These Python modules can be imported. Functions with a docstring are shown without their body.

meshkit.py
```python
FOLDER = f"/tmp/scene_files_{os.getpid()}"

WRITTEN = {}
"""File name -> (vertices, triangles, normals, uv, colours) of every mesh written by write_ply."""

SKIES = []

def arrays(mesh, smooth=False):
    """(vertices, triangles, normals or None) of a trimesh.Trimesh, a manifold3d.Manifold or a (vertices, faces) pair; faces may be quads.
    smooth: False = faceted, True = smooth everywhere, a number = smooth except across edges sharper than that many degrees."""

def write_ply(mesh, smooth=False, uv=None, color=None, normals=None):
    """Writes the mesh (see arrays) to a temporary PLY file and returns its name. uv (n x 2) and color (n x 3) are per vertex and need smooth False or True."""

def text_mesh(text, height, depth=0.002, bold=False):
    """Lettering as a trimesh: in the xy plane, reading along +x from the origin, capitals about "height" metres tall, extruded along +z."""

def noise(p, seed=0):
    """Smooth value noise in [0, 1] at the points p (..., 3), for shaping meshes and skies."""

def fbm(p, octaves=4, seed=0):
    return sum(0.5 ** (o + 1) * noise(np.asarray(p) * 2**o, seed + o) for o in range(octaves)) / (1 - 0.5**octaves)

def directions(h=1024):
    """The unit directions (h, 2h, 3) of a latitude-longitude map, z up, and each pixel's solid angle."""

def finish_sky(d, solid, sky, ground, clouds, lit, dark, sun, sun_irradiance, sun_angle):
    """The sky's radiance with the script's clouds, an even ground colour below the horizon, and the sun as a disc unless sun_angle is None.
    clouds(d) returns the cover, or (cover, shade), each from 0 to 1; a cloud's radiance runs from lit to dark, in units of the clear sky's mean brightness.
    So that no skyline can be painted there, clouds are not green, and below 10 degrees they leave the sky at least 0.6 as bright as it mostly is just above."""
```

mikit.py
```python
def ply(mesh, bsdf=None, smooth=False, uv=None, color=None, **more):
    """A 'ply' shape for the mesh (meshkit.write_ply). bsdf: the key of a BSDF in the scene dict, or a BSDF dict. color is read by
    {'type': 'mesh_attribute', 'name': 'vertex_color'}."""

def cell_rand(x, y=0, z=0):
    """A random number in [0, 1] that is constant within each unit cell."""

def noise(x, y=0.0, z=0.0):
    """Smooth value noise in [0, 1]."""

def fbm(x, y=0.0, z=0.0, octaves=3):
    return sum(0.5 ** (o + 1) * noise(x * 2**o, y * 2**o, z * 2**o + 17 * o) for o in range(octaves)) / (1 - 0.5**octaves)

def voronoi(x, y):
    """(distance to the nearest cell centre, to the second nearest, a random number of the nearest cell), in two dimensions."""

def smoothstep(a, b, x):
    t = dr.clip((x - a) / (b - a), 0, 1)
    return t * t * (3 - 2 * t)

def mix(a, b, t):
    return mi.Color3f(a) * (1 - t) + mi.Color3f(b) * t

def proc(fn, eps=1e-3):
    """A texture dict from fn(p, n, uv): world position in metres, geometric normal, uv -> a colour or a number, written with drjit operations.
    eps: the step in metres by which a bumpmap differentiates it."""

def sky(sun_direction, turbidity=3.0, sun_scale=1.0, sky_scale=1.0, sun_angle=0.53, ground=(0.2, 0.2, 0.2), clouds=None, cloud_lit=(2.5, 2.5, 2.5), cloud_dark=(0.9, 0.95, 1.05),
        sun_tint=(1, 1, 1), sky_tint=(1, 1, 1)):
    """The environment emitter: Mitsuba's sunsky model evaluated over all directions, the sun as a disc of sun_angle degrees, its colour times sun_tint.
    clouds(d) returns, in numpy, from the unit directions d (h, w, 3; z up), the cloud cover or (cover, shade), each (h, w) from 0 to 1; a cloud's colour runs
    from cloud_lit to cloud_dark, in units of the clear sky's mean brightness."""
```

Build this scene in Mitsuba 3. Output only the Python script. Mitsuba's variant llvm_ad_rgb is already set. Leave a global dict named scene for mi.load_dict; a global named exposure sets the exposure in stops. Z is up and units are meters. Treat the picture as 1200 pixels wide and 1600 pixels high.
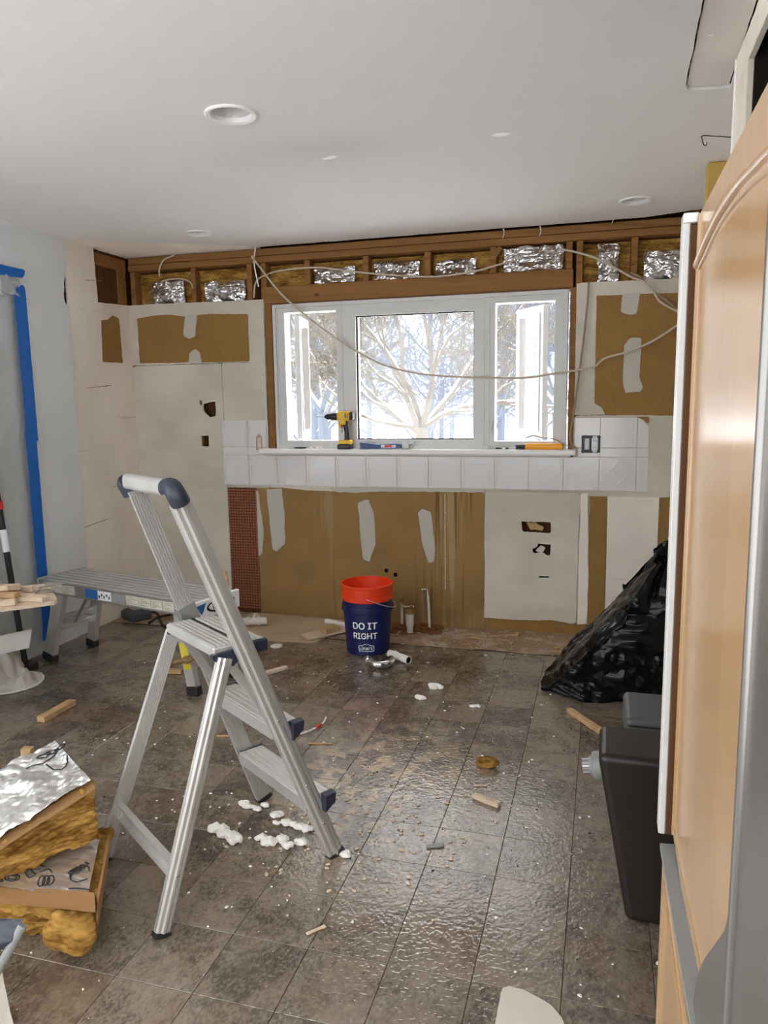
import math, random
import numpy as np, trimesh, manifold3d as m3
import drjit as dr
import mitsuba as mi
import shapely.geometry as sg
from shapely import affinity
from shapely.ops import unary_union
import mikit, meshkit
from mikit import proc, noise, fbm, voronoi, cell_rand, smoothstep, mix

random.seed(7)
RNG = np.random.default_rng(7)
T = mi.ScalarTransform4f
scene, labels = {}, {}

# ------------------------------------------------------------------ camera, sky, exposure
F, PITCH, YAW, ROLL, EYE = 1184.1, 0.14415, 0.28202, 0.014354, 1.5
cy, sy = math.cos(YAW), math.sin(YAW)
fw = np.array([-sy * math.cos(PITCH), cy * math.cos(PITCH), -math.sin(PITCH)])
rt = np.array([cy, sy, 0.0])
dn = np.cross(fw, rt)
up = -(-rt * math.sin(ROLL) + dn * math.cos(ROLL))
eye = np.array([0, 0, EYE])
scene['camera'] = {'type': 'perspective', 'fov': math.degrees(2 * math.atan(600 / F)), 'fov_axis': 'x', 'near_clip': 0.05, 'far_clip': 500.0,
                   'to_world': T().look_at(origin=eye.tolist(), target=(eye + fw).tolist(), up=up.tolist())}
exposure = 3.75
scene['sky'] = mikit.sky((0.3, -0.5, 0.8), turbidity=6, sun_scale=0.0, sky_scale=1.0, ground=(0.72, 0.73, 0.75),
                         clouds=lambda d: (np.ones(d.shape[:2]), 1.0 - np.clip(d[..., 2], 0, 1) + 0.06 * (meshkit.fbm(d * 3.0, 3, 5) - 0.5)),
                         cloud_lit=(3.0, 2.97, 2.95), cloud_dark=(0.95, 1.0, 1.06))     # overcast: three times as bright overhead as at the horizon

# ------------------------------------------------------------------ materials
def principled(name, base, rough=0.5, metallic=0.0, spec=0.5, bump=None, bump_scale=1.0, eps=1e-3, **kw):
    b = {'type': 'principled', 'base_color': base if isinstance(base, dict) else {'type': 'rgb', 'value': list(base)},
         'roughness': rough, 'metallic': metallic, **kw}
    if not metallic:
        b['specular'] = spec
    if bump is not None:
        b = {'type': 'bumpmap', 'arbitrary': proc(bump, eps), 'scale': bump_scale, 'bsdf': b}
    scene[name] = {'type': 'twosided', 'bsdf': b}
    return name

def f_drywall(p, n, uv):
    a = fbm(p.x * 2.3, p.y * 2.3, p.z * 2.3, 4)
    b = fbm(p.x * 9 + 5, p.y * 9, p.z * 14, 3)
    s = smoothstep(0.66, 0.78, fbm(p.x * 5 + 30, p.y * 5, p.z * 5, 4))
    c = mix((0.55, 0.505, 0.425), (0.66, 0.615, 0.53), smoothstep(0.3, 0.7, a))
    c = c * (0.93 + 0.14 * b)
    return mix(c, (0.55, 0.47, 0.36), s * 0.22)

def f_drywall_warm(p, n, uv):
    a = fbm(p.x * 3, p.y * 3, p.z * 1.4, 4)
    l = smoothstep(0.70, 0.76, fbm(p.x * 2 + 3, p.y * 2, p.z * 24, 3))
    c = mix((0.77, 0.70, 0.615), (0.87, 0.81, 0.725), smoothstep(0.3, 0.7, a))
    return mix(c, (0.50, 0.42, 0.32), l * 0.35)

def f_paper(p, n, uv):
    a = fbm(p.x * 4, p.y * 4, p.z * 4, 4)
    fib = noise(p.x * 160, p.y * 30, p.z * 22)
    c = mix((0.245, 0.138, 0.042), (0.325, 0.190, 0.064), a)
    return c * (0.94 + 0.12 * fib)

def f_paper_stained(p, n, uv):
    a = fbm(p.x * 4, p.y * 4, p.z * 4, 4)
    c = mix((0.25, 0.148, 0.050), (0.335, 0.205, 0.078), a)
    # drips that ran down from the sink, and the pale damp marks beside them
    zone = smoothstep(-1.25, -1.05, p.x) * (1 - smoothstep(-0.76, -0.72, p.x)) + 0.55 * smoothstep(-1.95, -1.85, p.x) * (1 - smoothstep(-1.72, -1.6, p.x))
    strk = smoothstep(0.60, 0.74, fbm(p.x * 60, 2.0, p.z * 0.9, 3)) * smoothstep(0.02, 0.25, p.z + 0.2 * noise(p.x * 45))
    c = mix(c, (0.13, 0.055, 0.018), strk * zone * 0.75)
    pale = smoothstep(0.58, 0.72, fbm(p.x * 34 + 9, 5.0, p.z * 1.3, 3))
    c = mix(c, (0.44, 0.34, 0.19), pale * zone * 0.5)
    damp = smoothstep(0.5, 0.7, fbm(p.x * 3 + 4, 1.0, p.z * 3, 3)) * smoothstep(0.55, 0.2, p.z)
    return mix(c, (0.20, 0.125, 0.05), damp * 0.6)

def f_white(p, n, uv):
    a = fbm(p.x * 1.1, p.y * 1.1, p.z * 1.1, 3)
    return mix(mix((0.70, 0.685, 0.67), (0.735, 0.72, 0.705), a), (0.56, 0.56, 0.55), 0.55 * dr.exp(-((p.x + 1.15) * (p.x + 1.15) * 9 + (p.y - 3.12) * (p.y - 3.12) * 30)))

def f_bluegrey(p, n, uv):
    a = fbm(p.x * 3, p.y * 3, p.z * 3, 3)
    return mix((0.65, 0.675, 0.68), (0.69, 0.715, 0.715), a)

def f_stud(p, n, uv):
    g = fbm(p.x * 3 + p.z * 50 + 3 * noise(p.x * 2, p.z * 5), p.y * 60, p.z * 3, 3)
    k = smoothstep(0.78, 0.85, fbm(p.x * 7 + 2, p.y * 7, p.z * 14, 2))
    c = mix((0.155, 0.068, 0.020), (0.33, 0.165, 0.058), g)
    return mix(c, (0.06, 0.026, 0.012), k)

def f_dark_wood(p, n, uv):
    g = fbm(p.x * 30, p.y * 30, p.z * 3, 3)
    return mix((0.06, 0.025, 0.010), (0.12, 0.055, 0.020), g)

def f_scrap(p, n, uv):
    g = fbm(p.x * 40, p.y * 40, p.z * 60, 3)
    return mix((0.33, 0.19, 0.09), (0.58, 0.40, 0.22), g)

def f_pale_scrap(p, n, uv):
    g = fbm(p.x * 30, p.y * 30, p.z * 60, 3)
    return mix((0.48, 0.35, 0.24), (0.72, 0.60, 0.47), g)

TS, TX0, TY0 = 0.2286, -0.065, 1.999
def f_tile(p, n, uv):
    r = cell_rand((p.x - TX0) / TS, (p.y - TY0) / TS, 3)
    r2 = cell_rand((p.x - TX0) / TS, (p.y - TY0) / TS, 9)
    ox = r * 50
    a = fbm(p.x * 7 + ox, p.y * 7 + ox, 1.0, 4)
    b = fbm(p.x * 40 + ox, p.y * 40, 2.0, 3)
    d = fbm(p.x * 1.3, p.y * 1.3, 7.0, 3)
    g = fbm(p.x * 170 + ox, p.y * 120, 2.0, 2)
    c = mix((0.038, 0.027, 0.018), (0.195, 0.160, 0.117), smoothstep(0.30, 0.70, 0.36 * a + 0.27 * b + 0.37 * g + 0.15 * (r - 0.5)))
    c = mix(c, (0.185, 0.11, 0.07), 0.35 * smoothstep(0.5, 0.75, fbm(p.x * 5 + 20 * r2, p.y * 5, 4.0, 3)))
    dust = smoothstep(0.42, 0.66, d) * (0.35 + 0.65 * smoothstep(0.40, 0.62, fbm(p.x * 13, p.y * 13, 5.0, 4)))
    c = mix(c, (0.235, 0.20, 0.155), 0.36 * dust)
    # yellow sawdust trodden into the middle of the room
    sx, sy_ = p.x + 0.88, p.y - 2.75
    saw = dr.exp(-(sx * sx * 9 + sy_ * sy_ * 5)) * smoothstep(0.50, 0.68, fbm(p.x * 22, p.y * 22, 6.0, 4))
    return mix(c, (0.50, 0.36, 0.20), 0.75 * saw)

def f_tile_bump(p, n, uv):
    return fbm(p.x * 62, p.y * 62, 0.0, 2) + 0.5 * smoothstep(0.35, 0.6, noise(p.x * 130, p.y * 130))

def f_tile_rough(p, n, uv):
    d = smoothstep(0.35, 0.65, fbm(p.x * 1.7 + 3, p.y * 1.7, 8.0, 4))
    return 0.10 + 0.15 * d

def f_ply(p, n, uv):
    g = fbm(p.x * 3, p.y * 26, 0.0, 3)
    b = fbm(p.x * 6, p.y * 6, 3.0, 4)
    c = mix((0.20, 0.125, 0.07), (0.37, 0.265, 0.17), 0.5 * g + 0.5 * b)
    return mix(c, (0.46, 0.40, 0.33), 0.5 * smoothstep(0.52, 0.68, fbm(p.x * 14, p.y * 14, 5.0, 4)))

def f_board(p, n, uv):
    b = fbm(p.x * 5, p.y * 5, p.z * 5, 4)
    return mix((0.40, 0.30, 0.185), (0.52, 0.41, 0.27), b)

def f_maple(p, n, uv):
    g = fbm(p.y * 55, p.x * 55, p.z * 1.6, 3)
    h = fbm(p.y * 9 + 3, p.x * 9, p.z * 0.8, 2)
    return mix((0.33, 0.195, 0.095), (0.43, 0.275, 0.145), 0.55 * g + 0.45 * h)

def f_maple_bump(p, n, uv):
    return noise(p.y * 220, p.x * 220, p.z * 2.0)

def f_alu(p, n, uv):
    return mix((0.56, 0.55, 0.525), (0.72, 0.71, 0.68), fbm(p.x * 9, p.y * 9, p.z * 9, 3))

def f_alu_rough(p, n, uv):
    return 0.34 + 0.16 * fbm(p.x * 12, p.y * 12, p.z * 12, 3)

def f_wool(p, n, uv):
    a = fbm(p.x * 9, p.y * 9, p.z * 26, 4)
    b = fbm(p.x * 60, p.y * 60, p.z * 120, 2)
    return mix((0.115, 0.045, 0.007), (0.46, 0.265, 0.070), smoothstep(0.25, 0.75, 0.65 * a + 0.35 * b))

def f_steel(p, n, uv):
    return 0.27 + 0.06 * noise(p.z * 3, p.y * 300)

def f_bucket_rough(p, n, uv):
    return 0.38 + 0.1 * noise(p.x * 9, p.y * 9, p.z * 9)

def f_bark(p, n, uv):
    return mix((0.13, 0.116, 0.095), (0.215, 0.193, 0.16), fbm(p.x * 4, p.y * 4, p.z * 4, 3))

def f_ground_snow(p, n, uv):
    return mix((0.82, 0.84, 0.88), (0.90, 0.90, 0.91), fbm(p.x * 0.3, p.y * 0.3, 0.0, 3))

principled('m_drywall', proc(f_drywall), 0.85, spec=0.2)
principled('m_drywall_warm', proc(f_drywall_warm), 0.85, spec=0.2)
principled('m_paper', proc(f_paper), 0.85, spec=0.2)
principled('m_paper_stained', proc(f_paper_stained), 0.75, spec=0.25)
principled('m_compound', (0.52, 0.49, 0.43), 0.8, spec=0.2)
principled('m_ceiling', proc(f_white), 0.7, spec=0.25)
principled('m_raw_ceiling', (0.70, 0.66, 0.61), 0.85, spec=0.2)
principled('m_bluegrey', proc(f_bluegrey), 0.6, spec=0.3)
principled('m_taupe', (0.30, 0.27, 0.235), 0.6, spec=0.3)
principled('m_stud', proc(f_stud), 0.75, spec=0.2)
principled('m_dark_wood', proc(f_dark_wood), 0.75, spec=0.2)
principled('m_scrap', proc(f_scrap), 0.75, spec=0.2)
principled('m_pale_scrap', proc(f_pale_scrap), 0.75, spec=0.2)
principled('m_tile', proc(f_tile), proc(f_tile_rough), spec=1.0, clearcoat=1.0, clearcoat_gloss=0.88, bump=f_tile_bump, bump_scale=0.0007, eps=0.002)
principled('m_grout', (0.06, 0.045, 0.035), 0.8, spec=0.2)
principled('m_ply', proc(f_ply), 0.8, spec=0.2)
principled('m_board', proc(f_board), 0.75, spec=0.2)
principled('m_maple', proc(f_maple), 0.17, spec=0.55, clearcoat=0.5, clearcoat_gloss=0.9, bump=f_maple_bump, bump_scale=0.0002, eps=0.001)
principled('m_alu', proc(f_alu), proc(f_alu_rough), metallic=0.68)
principled('m_alu_dark', (0.42, 0.42, 0.41), 0.45, metallic=0.8)
principled('m_steel', (0.29, 0.278, 0.262), proc(f_steel), metallic=0.75)
principled('m_chrome', (0.80, 0.79, 0.77), 0.10, metallic=1.0)
principled('m_foil', (0.78, 0.785, 0.80), 0.21, metallic=0.95)
principled('m_foil_matte', (0.80, 0.79, 0.775), 0.30, metallic=0.85)
principled('m_wool', proc(f_wool), 0.95, spec=0.1, sheen=0.3)
principled('m_kraft', (0.25, 0.135, 0.055), 0.7, spec=0.25)
principled('m_white_paint', (0.80, 0.80, 0.79), 0.35, spec=0.5)
principled('m_vinyl', (0.57, 0.57, 0.555), 0.3, spec=0.5)
principled('m_gloss_tile', (0.70, 0.69, 0.68), 0.13, spec=0.55)
principled('m_pvc', (0.74, 0.72, 0.67), 0.35, spec=0.5)
principled('m_black', (0.016, 0.016, 0.018), 0.4, spec=0.5)
principled('m_black_matte', (0.02, 0.018, 0.016), 0.8, spec=0.2)
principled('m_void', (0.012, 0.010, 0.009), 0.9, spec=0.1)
principled('m_navy_plastic', (0.022, 0.027, 0.045), 0.45, spec=0.5)
principled('m_tank', (0.013, 0.009, 0.007), 0.40, spec=0.5)
principled('m_tank_grey', (0.075, 0.08, 0.085), 0.42, spec=0.5)
principled('m_cap_grey', (0.22, 0.23, 0.225), 0.45, spec=0.5)
principled('m_bag', (0.004, 0.004, 0.0045), 0.14, spec=0.22)
principled('m_blue_bucket', (0.005, 0.008, 0.072), proc(f_bucket_rough), spec=0.5)
principled('m_orange_bucket', (0.72, 0.045, 0.006), 0.35, spec=0.5)
principled('m_print_white', (0.80, 0.81, 0.83), 0.5, spec=0.3)
principled('m_print_black', (0.02, 0.02, 0.022), 0.6, spec=0.2)
principled('m_blue_tape', (0.010, 0.115, 0.44), 0.55, spec=0.3)
principled('m_sticker_blue', (0.03, 0.13, 0.36), 0.4, spec=0.4)
principled('m_sticker_cream', (0.55, 0.53, 0.42), 0.5, spec=0.4)
principled('m_sticker_grey', (0.28, 0.28, 0.28), 0.5, spec=0.4)
principled('m_sticker_yellow', (0.62, 0.50, 0.04), 0.5, spec=0.4)
principled('m_yellow', (0.80, 0.48, 0.035), 0.4, spec=0.5)
principled('m_orange', (0.90, 0.38, 0.02), 0.4, spec=0.5)
principled('m_yellow_board', (0.50, 0.33, 0.085), 0.7, spec=0.2)
principled('m_red', (0.55, 0.03, 0.02), 0.45, spec=0.4)
principled('m_red_mesh', (0.34, 0.115, 0.065), 0.7, spec=0.2)
principled('m_blue_steel', (0.02, 0.055, 0.19), 0.4, spec=0.5)
principled('m_cable', (0.50, 0.435, 0.34), 0.5, spec=0.4)
principled('m_cable_brown', (0.30, 0.215, 0.14), 0.5, spec=0.4)
principled('m_brass', (0.44, 0.31, 0.16), 0.4, metallic=0.7)
principled('m_rot', (0.19, 0.085, 0.035), 0.9, spec=0.1)
principled('m_foam', (0.80, 0.785, 0.74), 0.8, spec=0.2)
principled('m_cloth', (0.58, 0.55, 0.485), 0.9, spec=0.1, sheen=0.4)
principled('m_lamp_white', (0.78, 0.77, 0.76), 0.4, spec=0.4)
principled('m_lamp_inner', (0.62, 0.60, 0.585), 0.45, metallic=0.25)
principled('m_slate', (0.06, 0.075, 0.085), 0.5, spec=0.4)
principled('m_bark', proc(f_bark), 0.9, spec=0.1)
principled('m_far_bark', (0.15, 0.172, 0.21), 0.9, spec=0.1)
principled('m_snow', (0.88, 0.885, 0.90), 0.9, spec=0.1)
principled('m_snow_ground', proc(f_ground_snow), 0.9, spec=0.1)
principled('m_siding', (0.55, 0.55, 0.54), 0.7, spec=0.2)
scene['m_glass'] = {'type': 'thindielectric', 'int_ior': 1.5}
scene['m_film'] = {'type': 'principledthin', 'base_color': {'type': 'rgb', 'value': [0.72, 0.74, 0.74]}, 'roughness': 0.3, 'diff_trans': 0.7, 'spec_trans': 0.25, 'eta': 1.4}

# ------------------------------------------------------------------ mesh helpers
cat = trimesh.util.concatenate

def box(x0, x1, y0, y1, z0, z1, b=0.0):
    """Axis-aligned box, its edges chamfered by b."""
    x0, x1 = min(x0, x1), max(x0, x1); y0, y1 = min(y0, y1), max(y0, y1); z0, z1 = min(z0, z1), max(z0, z1)
    if b <= 0:
        m = trimesh.creation.box((x1 - x0, y1 - y0, z1 - z0)); m.apply_translation(((x0 + x1) / 2, (y0 + y1) / 2, (z0 + z1) / 2)); return m
    b = min(b, 0.45 * min(x1 - x0, y1 - y0, z1 - z0))
    pts = []
    for sx, xs in ((1, x0), (-1, x1)):
        for s2, ys in ((1, y0), (-1, y1)):
            for s3, zs in ((1, z0), (-1, z1)):
                pts += [(xs, ys + s2 * b, zs + s3 * b), (xs + sx * b, ys, zs + s3 * b), (xs + sx * b, ys + s2 * b, zs)]
    return trimesh.convex.convex_hull(np.array(pts))

def rbox(sx, sy_, sz, r, n=10):
    """Box with round edges, centred on the origin."""
    h = np.array([sx, sy_, sz]) / 2 - r
    s = m3.Manifold.sphere(r, n)
    return tri(m3.Manifold.batch_hull([s.translate((a * h[0], b * h[1], c * h[2])) for a in (-1, 1) for b in (-1, 1) for c in (-1, 1)]))

def tri(man):
    m = man.to_mesh(); return trimesh.Trimesh(np.array(m.vert_properties[:, :3]), np.array(m.tri_verts), process=False)

def frame(d, upv=(0, 0, 1)):
    d = np.asarray(d, float); d = d / np.linalg.norm(d)
    u = np.asarray(upv, float)
    if abs(d @ u) > 0.995: u = np.array([0, 1.0, 0])
    s = np.cross(d, u); s /= np.linalg.norm(s)
    return s, np.cross(s, d), d

def place(m, o, ax, ay, az):
    """Maps local x, y, z onto the given axes at o, and keeps the faces outward."""
    M = np.eye(4); M[:3, 0], M[:3, 1], M[:3, 2], M[:3, 3] = ax, ay, az, o
    m = m.copy(); flip = np.linalg.det(M[:3, :3]) < 0
    m.vertices = m.vertices @ M[:3, :3].T + M[:3, 3]
    if flip: m.faces = np.array(m.faces)[:, ::-1]
    return trimesh.Trimesh(m.vertices, m.faces, process=False)

def ext(poly, depth):
    """Extrudes a shapely shape along local z."""
    if isinstance(poly, (list, tuple)): poly = sg.Polygon(poly)
    if not poly.is_valid: poly = poly.buffer(0)
    gs = [g for g in getattr(poly, 'geoms', [poly]) if g.geom_type == 'Polygon' and g.area > 1e-8]
    return cat([trimesh.creation.extrude_polygon(g, depth, engine='earcut') for g in gs])

def xz(poly, y, depth):
    """A sheet on an x-z wall: front face at y, going back (towards +y) by depth."""
    return place(ext(poly, depth), (0, y, 0), (1, 0, 0), (0, 0, 1), (0, 1, 0))

def yz(poly, x, depth):
    """A sheet on a y-z wall: starts at x and goes towards +x by depth."""
    return place(ext(poly, depth), (x, 0, 0), (0, 1, 0), (0, 0, 1), (1, 0, 0))

def beam(p0, p1, w, h, upv=(0, 0, 1), b=0.002):
    """Bar from p0 to p1, w wide sideways and h along upv."""
    p0, p1 = np.asarray(p0, float), np.asarray(p1, float)
    s, u, d = frame(p1 - p0, upv)
    return place(box(-w / 2, w / 2, -h / 2, h / 2, 0, np.linalg.norm(p1 - p0), b), p0, s, u, d)

def pbeam(p0, p1, profile, upv):
    p0, p1 = np.asarray(p0, float), np.asarray(p1, float)
    s, u, d = frame(p1 - p0, upv)
    return place(ext(profile, np.linalg.norm(p1 - p0)), p0, s, u, d)

def smooth_path(pts, n=6):
    """Catmull-Rom through the points."""
    P = np.asarray(pts, float)
    if len(P) < 3: return P
    E = np.vstack([2 * P[0] - P[1], P, 2 * P[-1] - P[-2]])
    out = []
    for i in range(1, len(E) - 2):
        a, b, c, d = E[i - 1], E[i], E[i + 1], E[i + 2]
        for t in np.arange(n) / n:
            out.append(0.5 * (2 * b + (c - a) * t + (2 * a - 5 * b + 4 * c - d) * t * t + (3 * b - a - 3 * c + d) * t ** 3))
    return np.vstack([out, P[-1:]])

def tube(pts, r, seg=8, n=6, smooth=True, flat=1.0, cap=True):
    P = smooth_path(pts, n) if smooth else np.asarray(pts, float)
    R = np.interp(np.linspace(0, 1, len(P)), np.linspace(0, 1, len(np.atleast_1d(r))), np.atleast_1d(r))
    tn = np.gradient(P, axis=0); tn /= np.linalg.norm(tn, axis=1, keepdims=True) + 1e-12
    s, u, _ = frame(tn[0])
    V, a = [], np.arange(seg) / seg * 2 * np.pi
    for p, t, rr in zip(P, tn, R):
        s = s - t * (s @ t); s /= np.linalg.norm(s) + 1e-12
        u = np.cross(t, s)
        V.append(p + rr * (np.cos(a)[:, None] * s + flat * np.sin(a)[:, None] * u))
    V = np.vstack(V); fs = []
    for i in range(len(P) - 1):
        for j in range(seg):
            k = (j + 1) % seg
            fs += [(i * seg + j, i * seg + k, (i + 1) * seg + k), (i * seg + j, (i + 1) * seg + k, (i + 1) * seg + j)]
    if cap:
        V = np.vstack([V, P[0], P[-1]]); c0, c1 = len(V) - 2, len(V) - 1; e = (len(P) - 1) * seg
        for j in range(seg):
            k = (j + 1) % seg
            fs += [(c0, k, j), (c1, e + j, e + k)]
    return trimesh.Trimesh(V, np.array(fs), process=False)

def lathe(profile, at=(0, 0, 0), seg=48, axis=(0, 0, 1)):
    """Solid of revolution of (radius, height) points about the axis through at."""
    m = trimesh.creation.revolve(np.array(profile, float), sections=seg)
    s, u, d = frame(axis, (0, 1, 0) if abs(axis[2]) > 0.9 else (0, 0, 1))
    return place(m, at, s, u, d) if np.linalg.det(np.column_stack([s, u, d])) > 0 else place(m, at, u, s, d)

def grid(nx, ny):
    """(unit coordinates, triangles) of a grid."""
    u, v = np.meshgrid(np.linspace(0, 1, nx), np.linspace(0, 1, ny), indexing='ij')
    i = np.arange(nx * ny).reshape(nx, ny)
    a, b, c, d = i[:-1, :-1].ravel(), i[1:, :-1].ravel(), i[1:, 1:].ravel(), i[:-1, 1:].ravel()
    return np.column_stack([u.ravel(), v.ravel()]), np.vstack([np.column_stack([a, b, c]), np.column_stack([a, c, d])])

def crease(p, k, seed, oct=3):
    """Ridged noise, for crumpled sheets."""
    return sum(0.55 ** o * np.abs(2 * meshkit.noise(np.asarray(p) * k * 1.9 ** o + 13.7 * o, seed + o) - 1) for o in range(oct))

def ragged(pts, amp=0.008, step=0.02, seed=0):
    ring = sg.LinearRing(pts); n = max(8, int(ring.length / step)); out = []
    for i in range(n):
        p = ring.interpolate(i / n, normalized=True); q = np.array([p.x, p.y, seed * 3.3])
        out.append((p.x + amp * 2 * (meshkit.fbm(q * 22, 2, seed) - 0.5), p.y + amp * 2 * (meshkit.fbm(q * 22 + 50, 2, seed + 9) - 0.5)))
    g = sg.Polygon(out).buffer(0)
    return max(g.geoms, key=lambda a: a.area) if g.geom_type == 'MultiPolygon' else g

def noisy(m, amp, k, seed=0, size=None):
    """Subdivides to the size and pushes every vertex along its normal by noise."""
    if size: 
        v, f = trimesh.remesh.subdivide_to_size(m.vertices, m.faces, size, max_iter=12)
        m = trimesh.Trimesh(v, f, process=True)
    m = m.copy(); n = m.vertex_normals
    m.vertices = m.vertices + n * (amp * 2 * (meshkit.fbm(m.vertices * k, 3, seed) - 0.5))[:, None]
    return m

def key(name):
    if name not in scene and name not in labels: return name
    i = 1
    while f'{name}_{i:03d}' in scene or f'{name}_{i:03d}' in labels: i += 1
    return f'{name}_{i:03d}'

def obj(name, mesh, mat, parent=None, smooth=False, label=None, kind=None, **kw):
    k = key(f'{parent}__{name}' if parent else name)
    scene[k] = mikit.ply(mesh, mat, smooth, **kw)
    d = {}
    if label: d['label'] = label
    if kind: d['kind'] = kind
    if d: labels[k] = d
    return k

def thing(name, label, category, group=None, kind=None):
    k = key(name); labels[k] = {'label': label, 'category': category}
    if group: labels[k]['group'] = group
    if kind: labels[k]['kind'] = kind
    return k

def solo(name, mesh, mat, label, category, smooth=False, group=None, kind=None, **kw):
    k = key(name); scene[k] = mikit.ply(mesh, mat, smooth, **kw)
    labels[k] = {'label': label, 'category': category}
    if group: labels[k]['group'] = group
    if kind: labels[k]['kind'] = kind
    return k

# ------------------------------------------------------------------ room shell
WY, LX, ZC = 4.87, -3.29, 2.54     # plaster face of the far wall, of the left wall, ceiling
BACKY = -0.5

# floor: base, subfloor, tiles
fl = thing('floor', 'brown mottled vinyl tile floor strewn with demolition debris', 'floor', kind='structure')
scene[fl] = mikit.ply(box(-3.5, 1.3, BACKY, 5.02, -0.12, -0.004), 'm_grout')
def tile_mesh(x0, x1, y0, y1):
    g, b, z = 0.0008, 0.0009, 0.0
    lo, hi = -0.004, 0.0
    o = [(x0 + g, y0 + g), (x1 - g, y0 + g), (x1 - g, y1 - g), (x0 + g, y1 - g)]
    i = [(x0 + g + b, y0 + g + b), (x1 - g - b, y0 + g + b), (x1 - g - b, y1 - g - b), (x0 + g + b, y1 - g - b)]
    v = [(a, c, lo + 0.0032) for a, c in o] + [(a, c, hi) for a, c in i] + [(a, c, lo) for a, c in o]
    f = [(4, 5, 6), (4, 6, 7)]
    for k in range(4):
        n = (k + 1) % 4
        f += [(k, n, 4 + n), (k, 4 + n, 4 + k), (8 + k, 8 + n, n), (8 + k, n, k)]
    return trimesh.Trimesh(np.array(v), np.array(f), process=False)
TILE_END = 4.405
rest = []
for iy in range(-16, 12):
    for ix in range(-15, 6):
        x0, y0 = TX0 + ix * TS, TY0 + iy * TS
        x1, y1 = x0 + TS, min(y0 + TS, TILE_END)
        if y0 >= TILE_END - 0.01: continue
        x0, x1 = max(x0, -3.30), min(x1, 1.2)
        m = tile_mesh(x0, x1, y0, y1)
        seen = 1.40 < y1 and x1 > -0.62 * y0 - 0.75 and x0 < 0.47
        if seen: obj('tile', m, 'm_tile', fl)
        else: rest.append(m)
obj('tile', cat(rest), 'm_tile', fl, kind='stuff')
edge = [(-3.3, 4.41)] + [(x, 4.415 + 0.035 * meshkit.fbm(np.array([x * 9, 1.0, 2.0]), 3, 4)) for x in np.arange(-3.2, 1.2, 0.05)] + [(1.2, 4.41), (1.2, 4.89), (-3.3, 4.89)]
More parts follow.
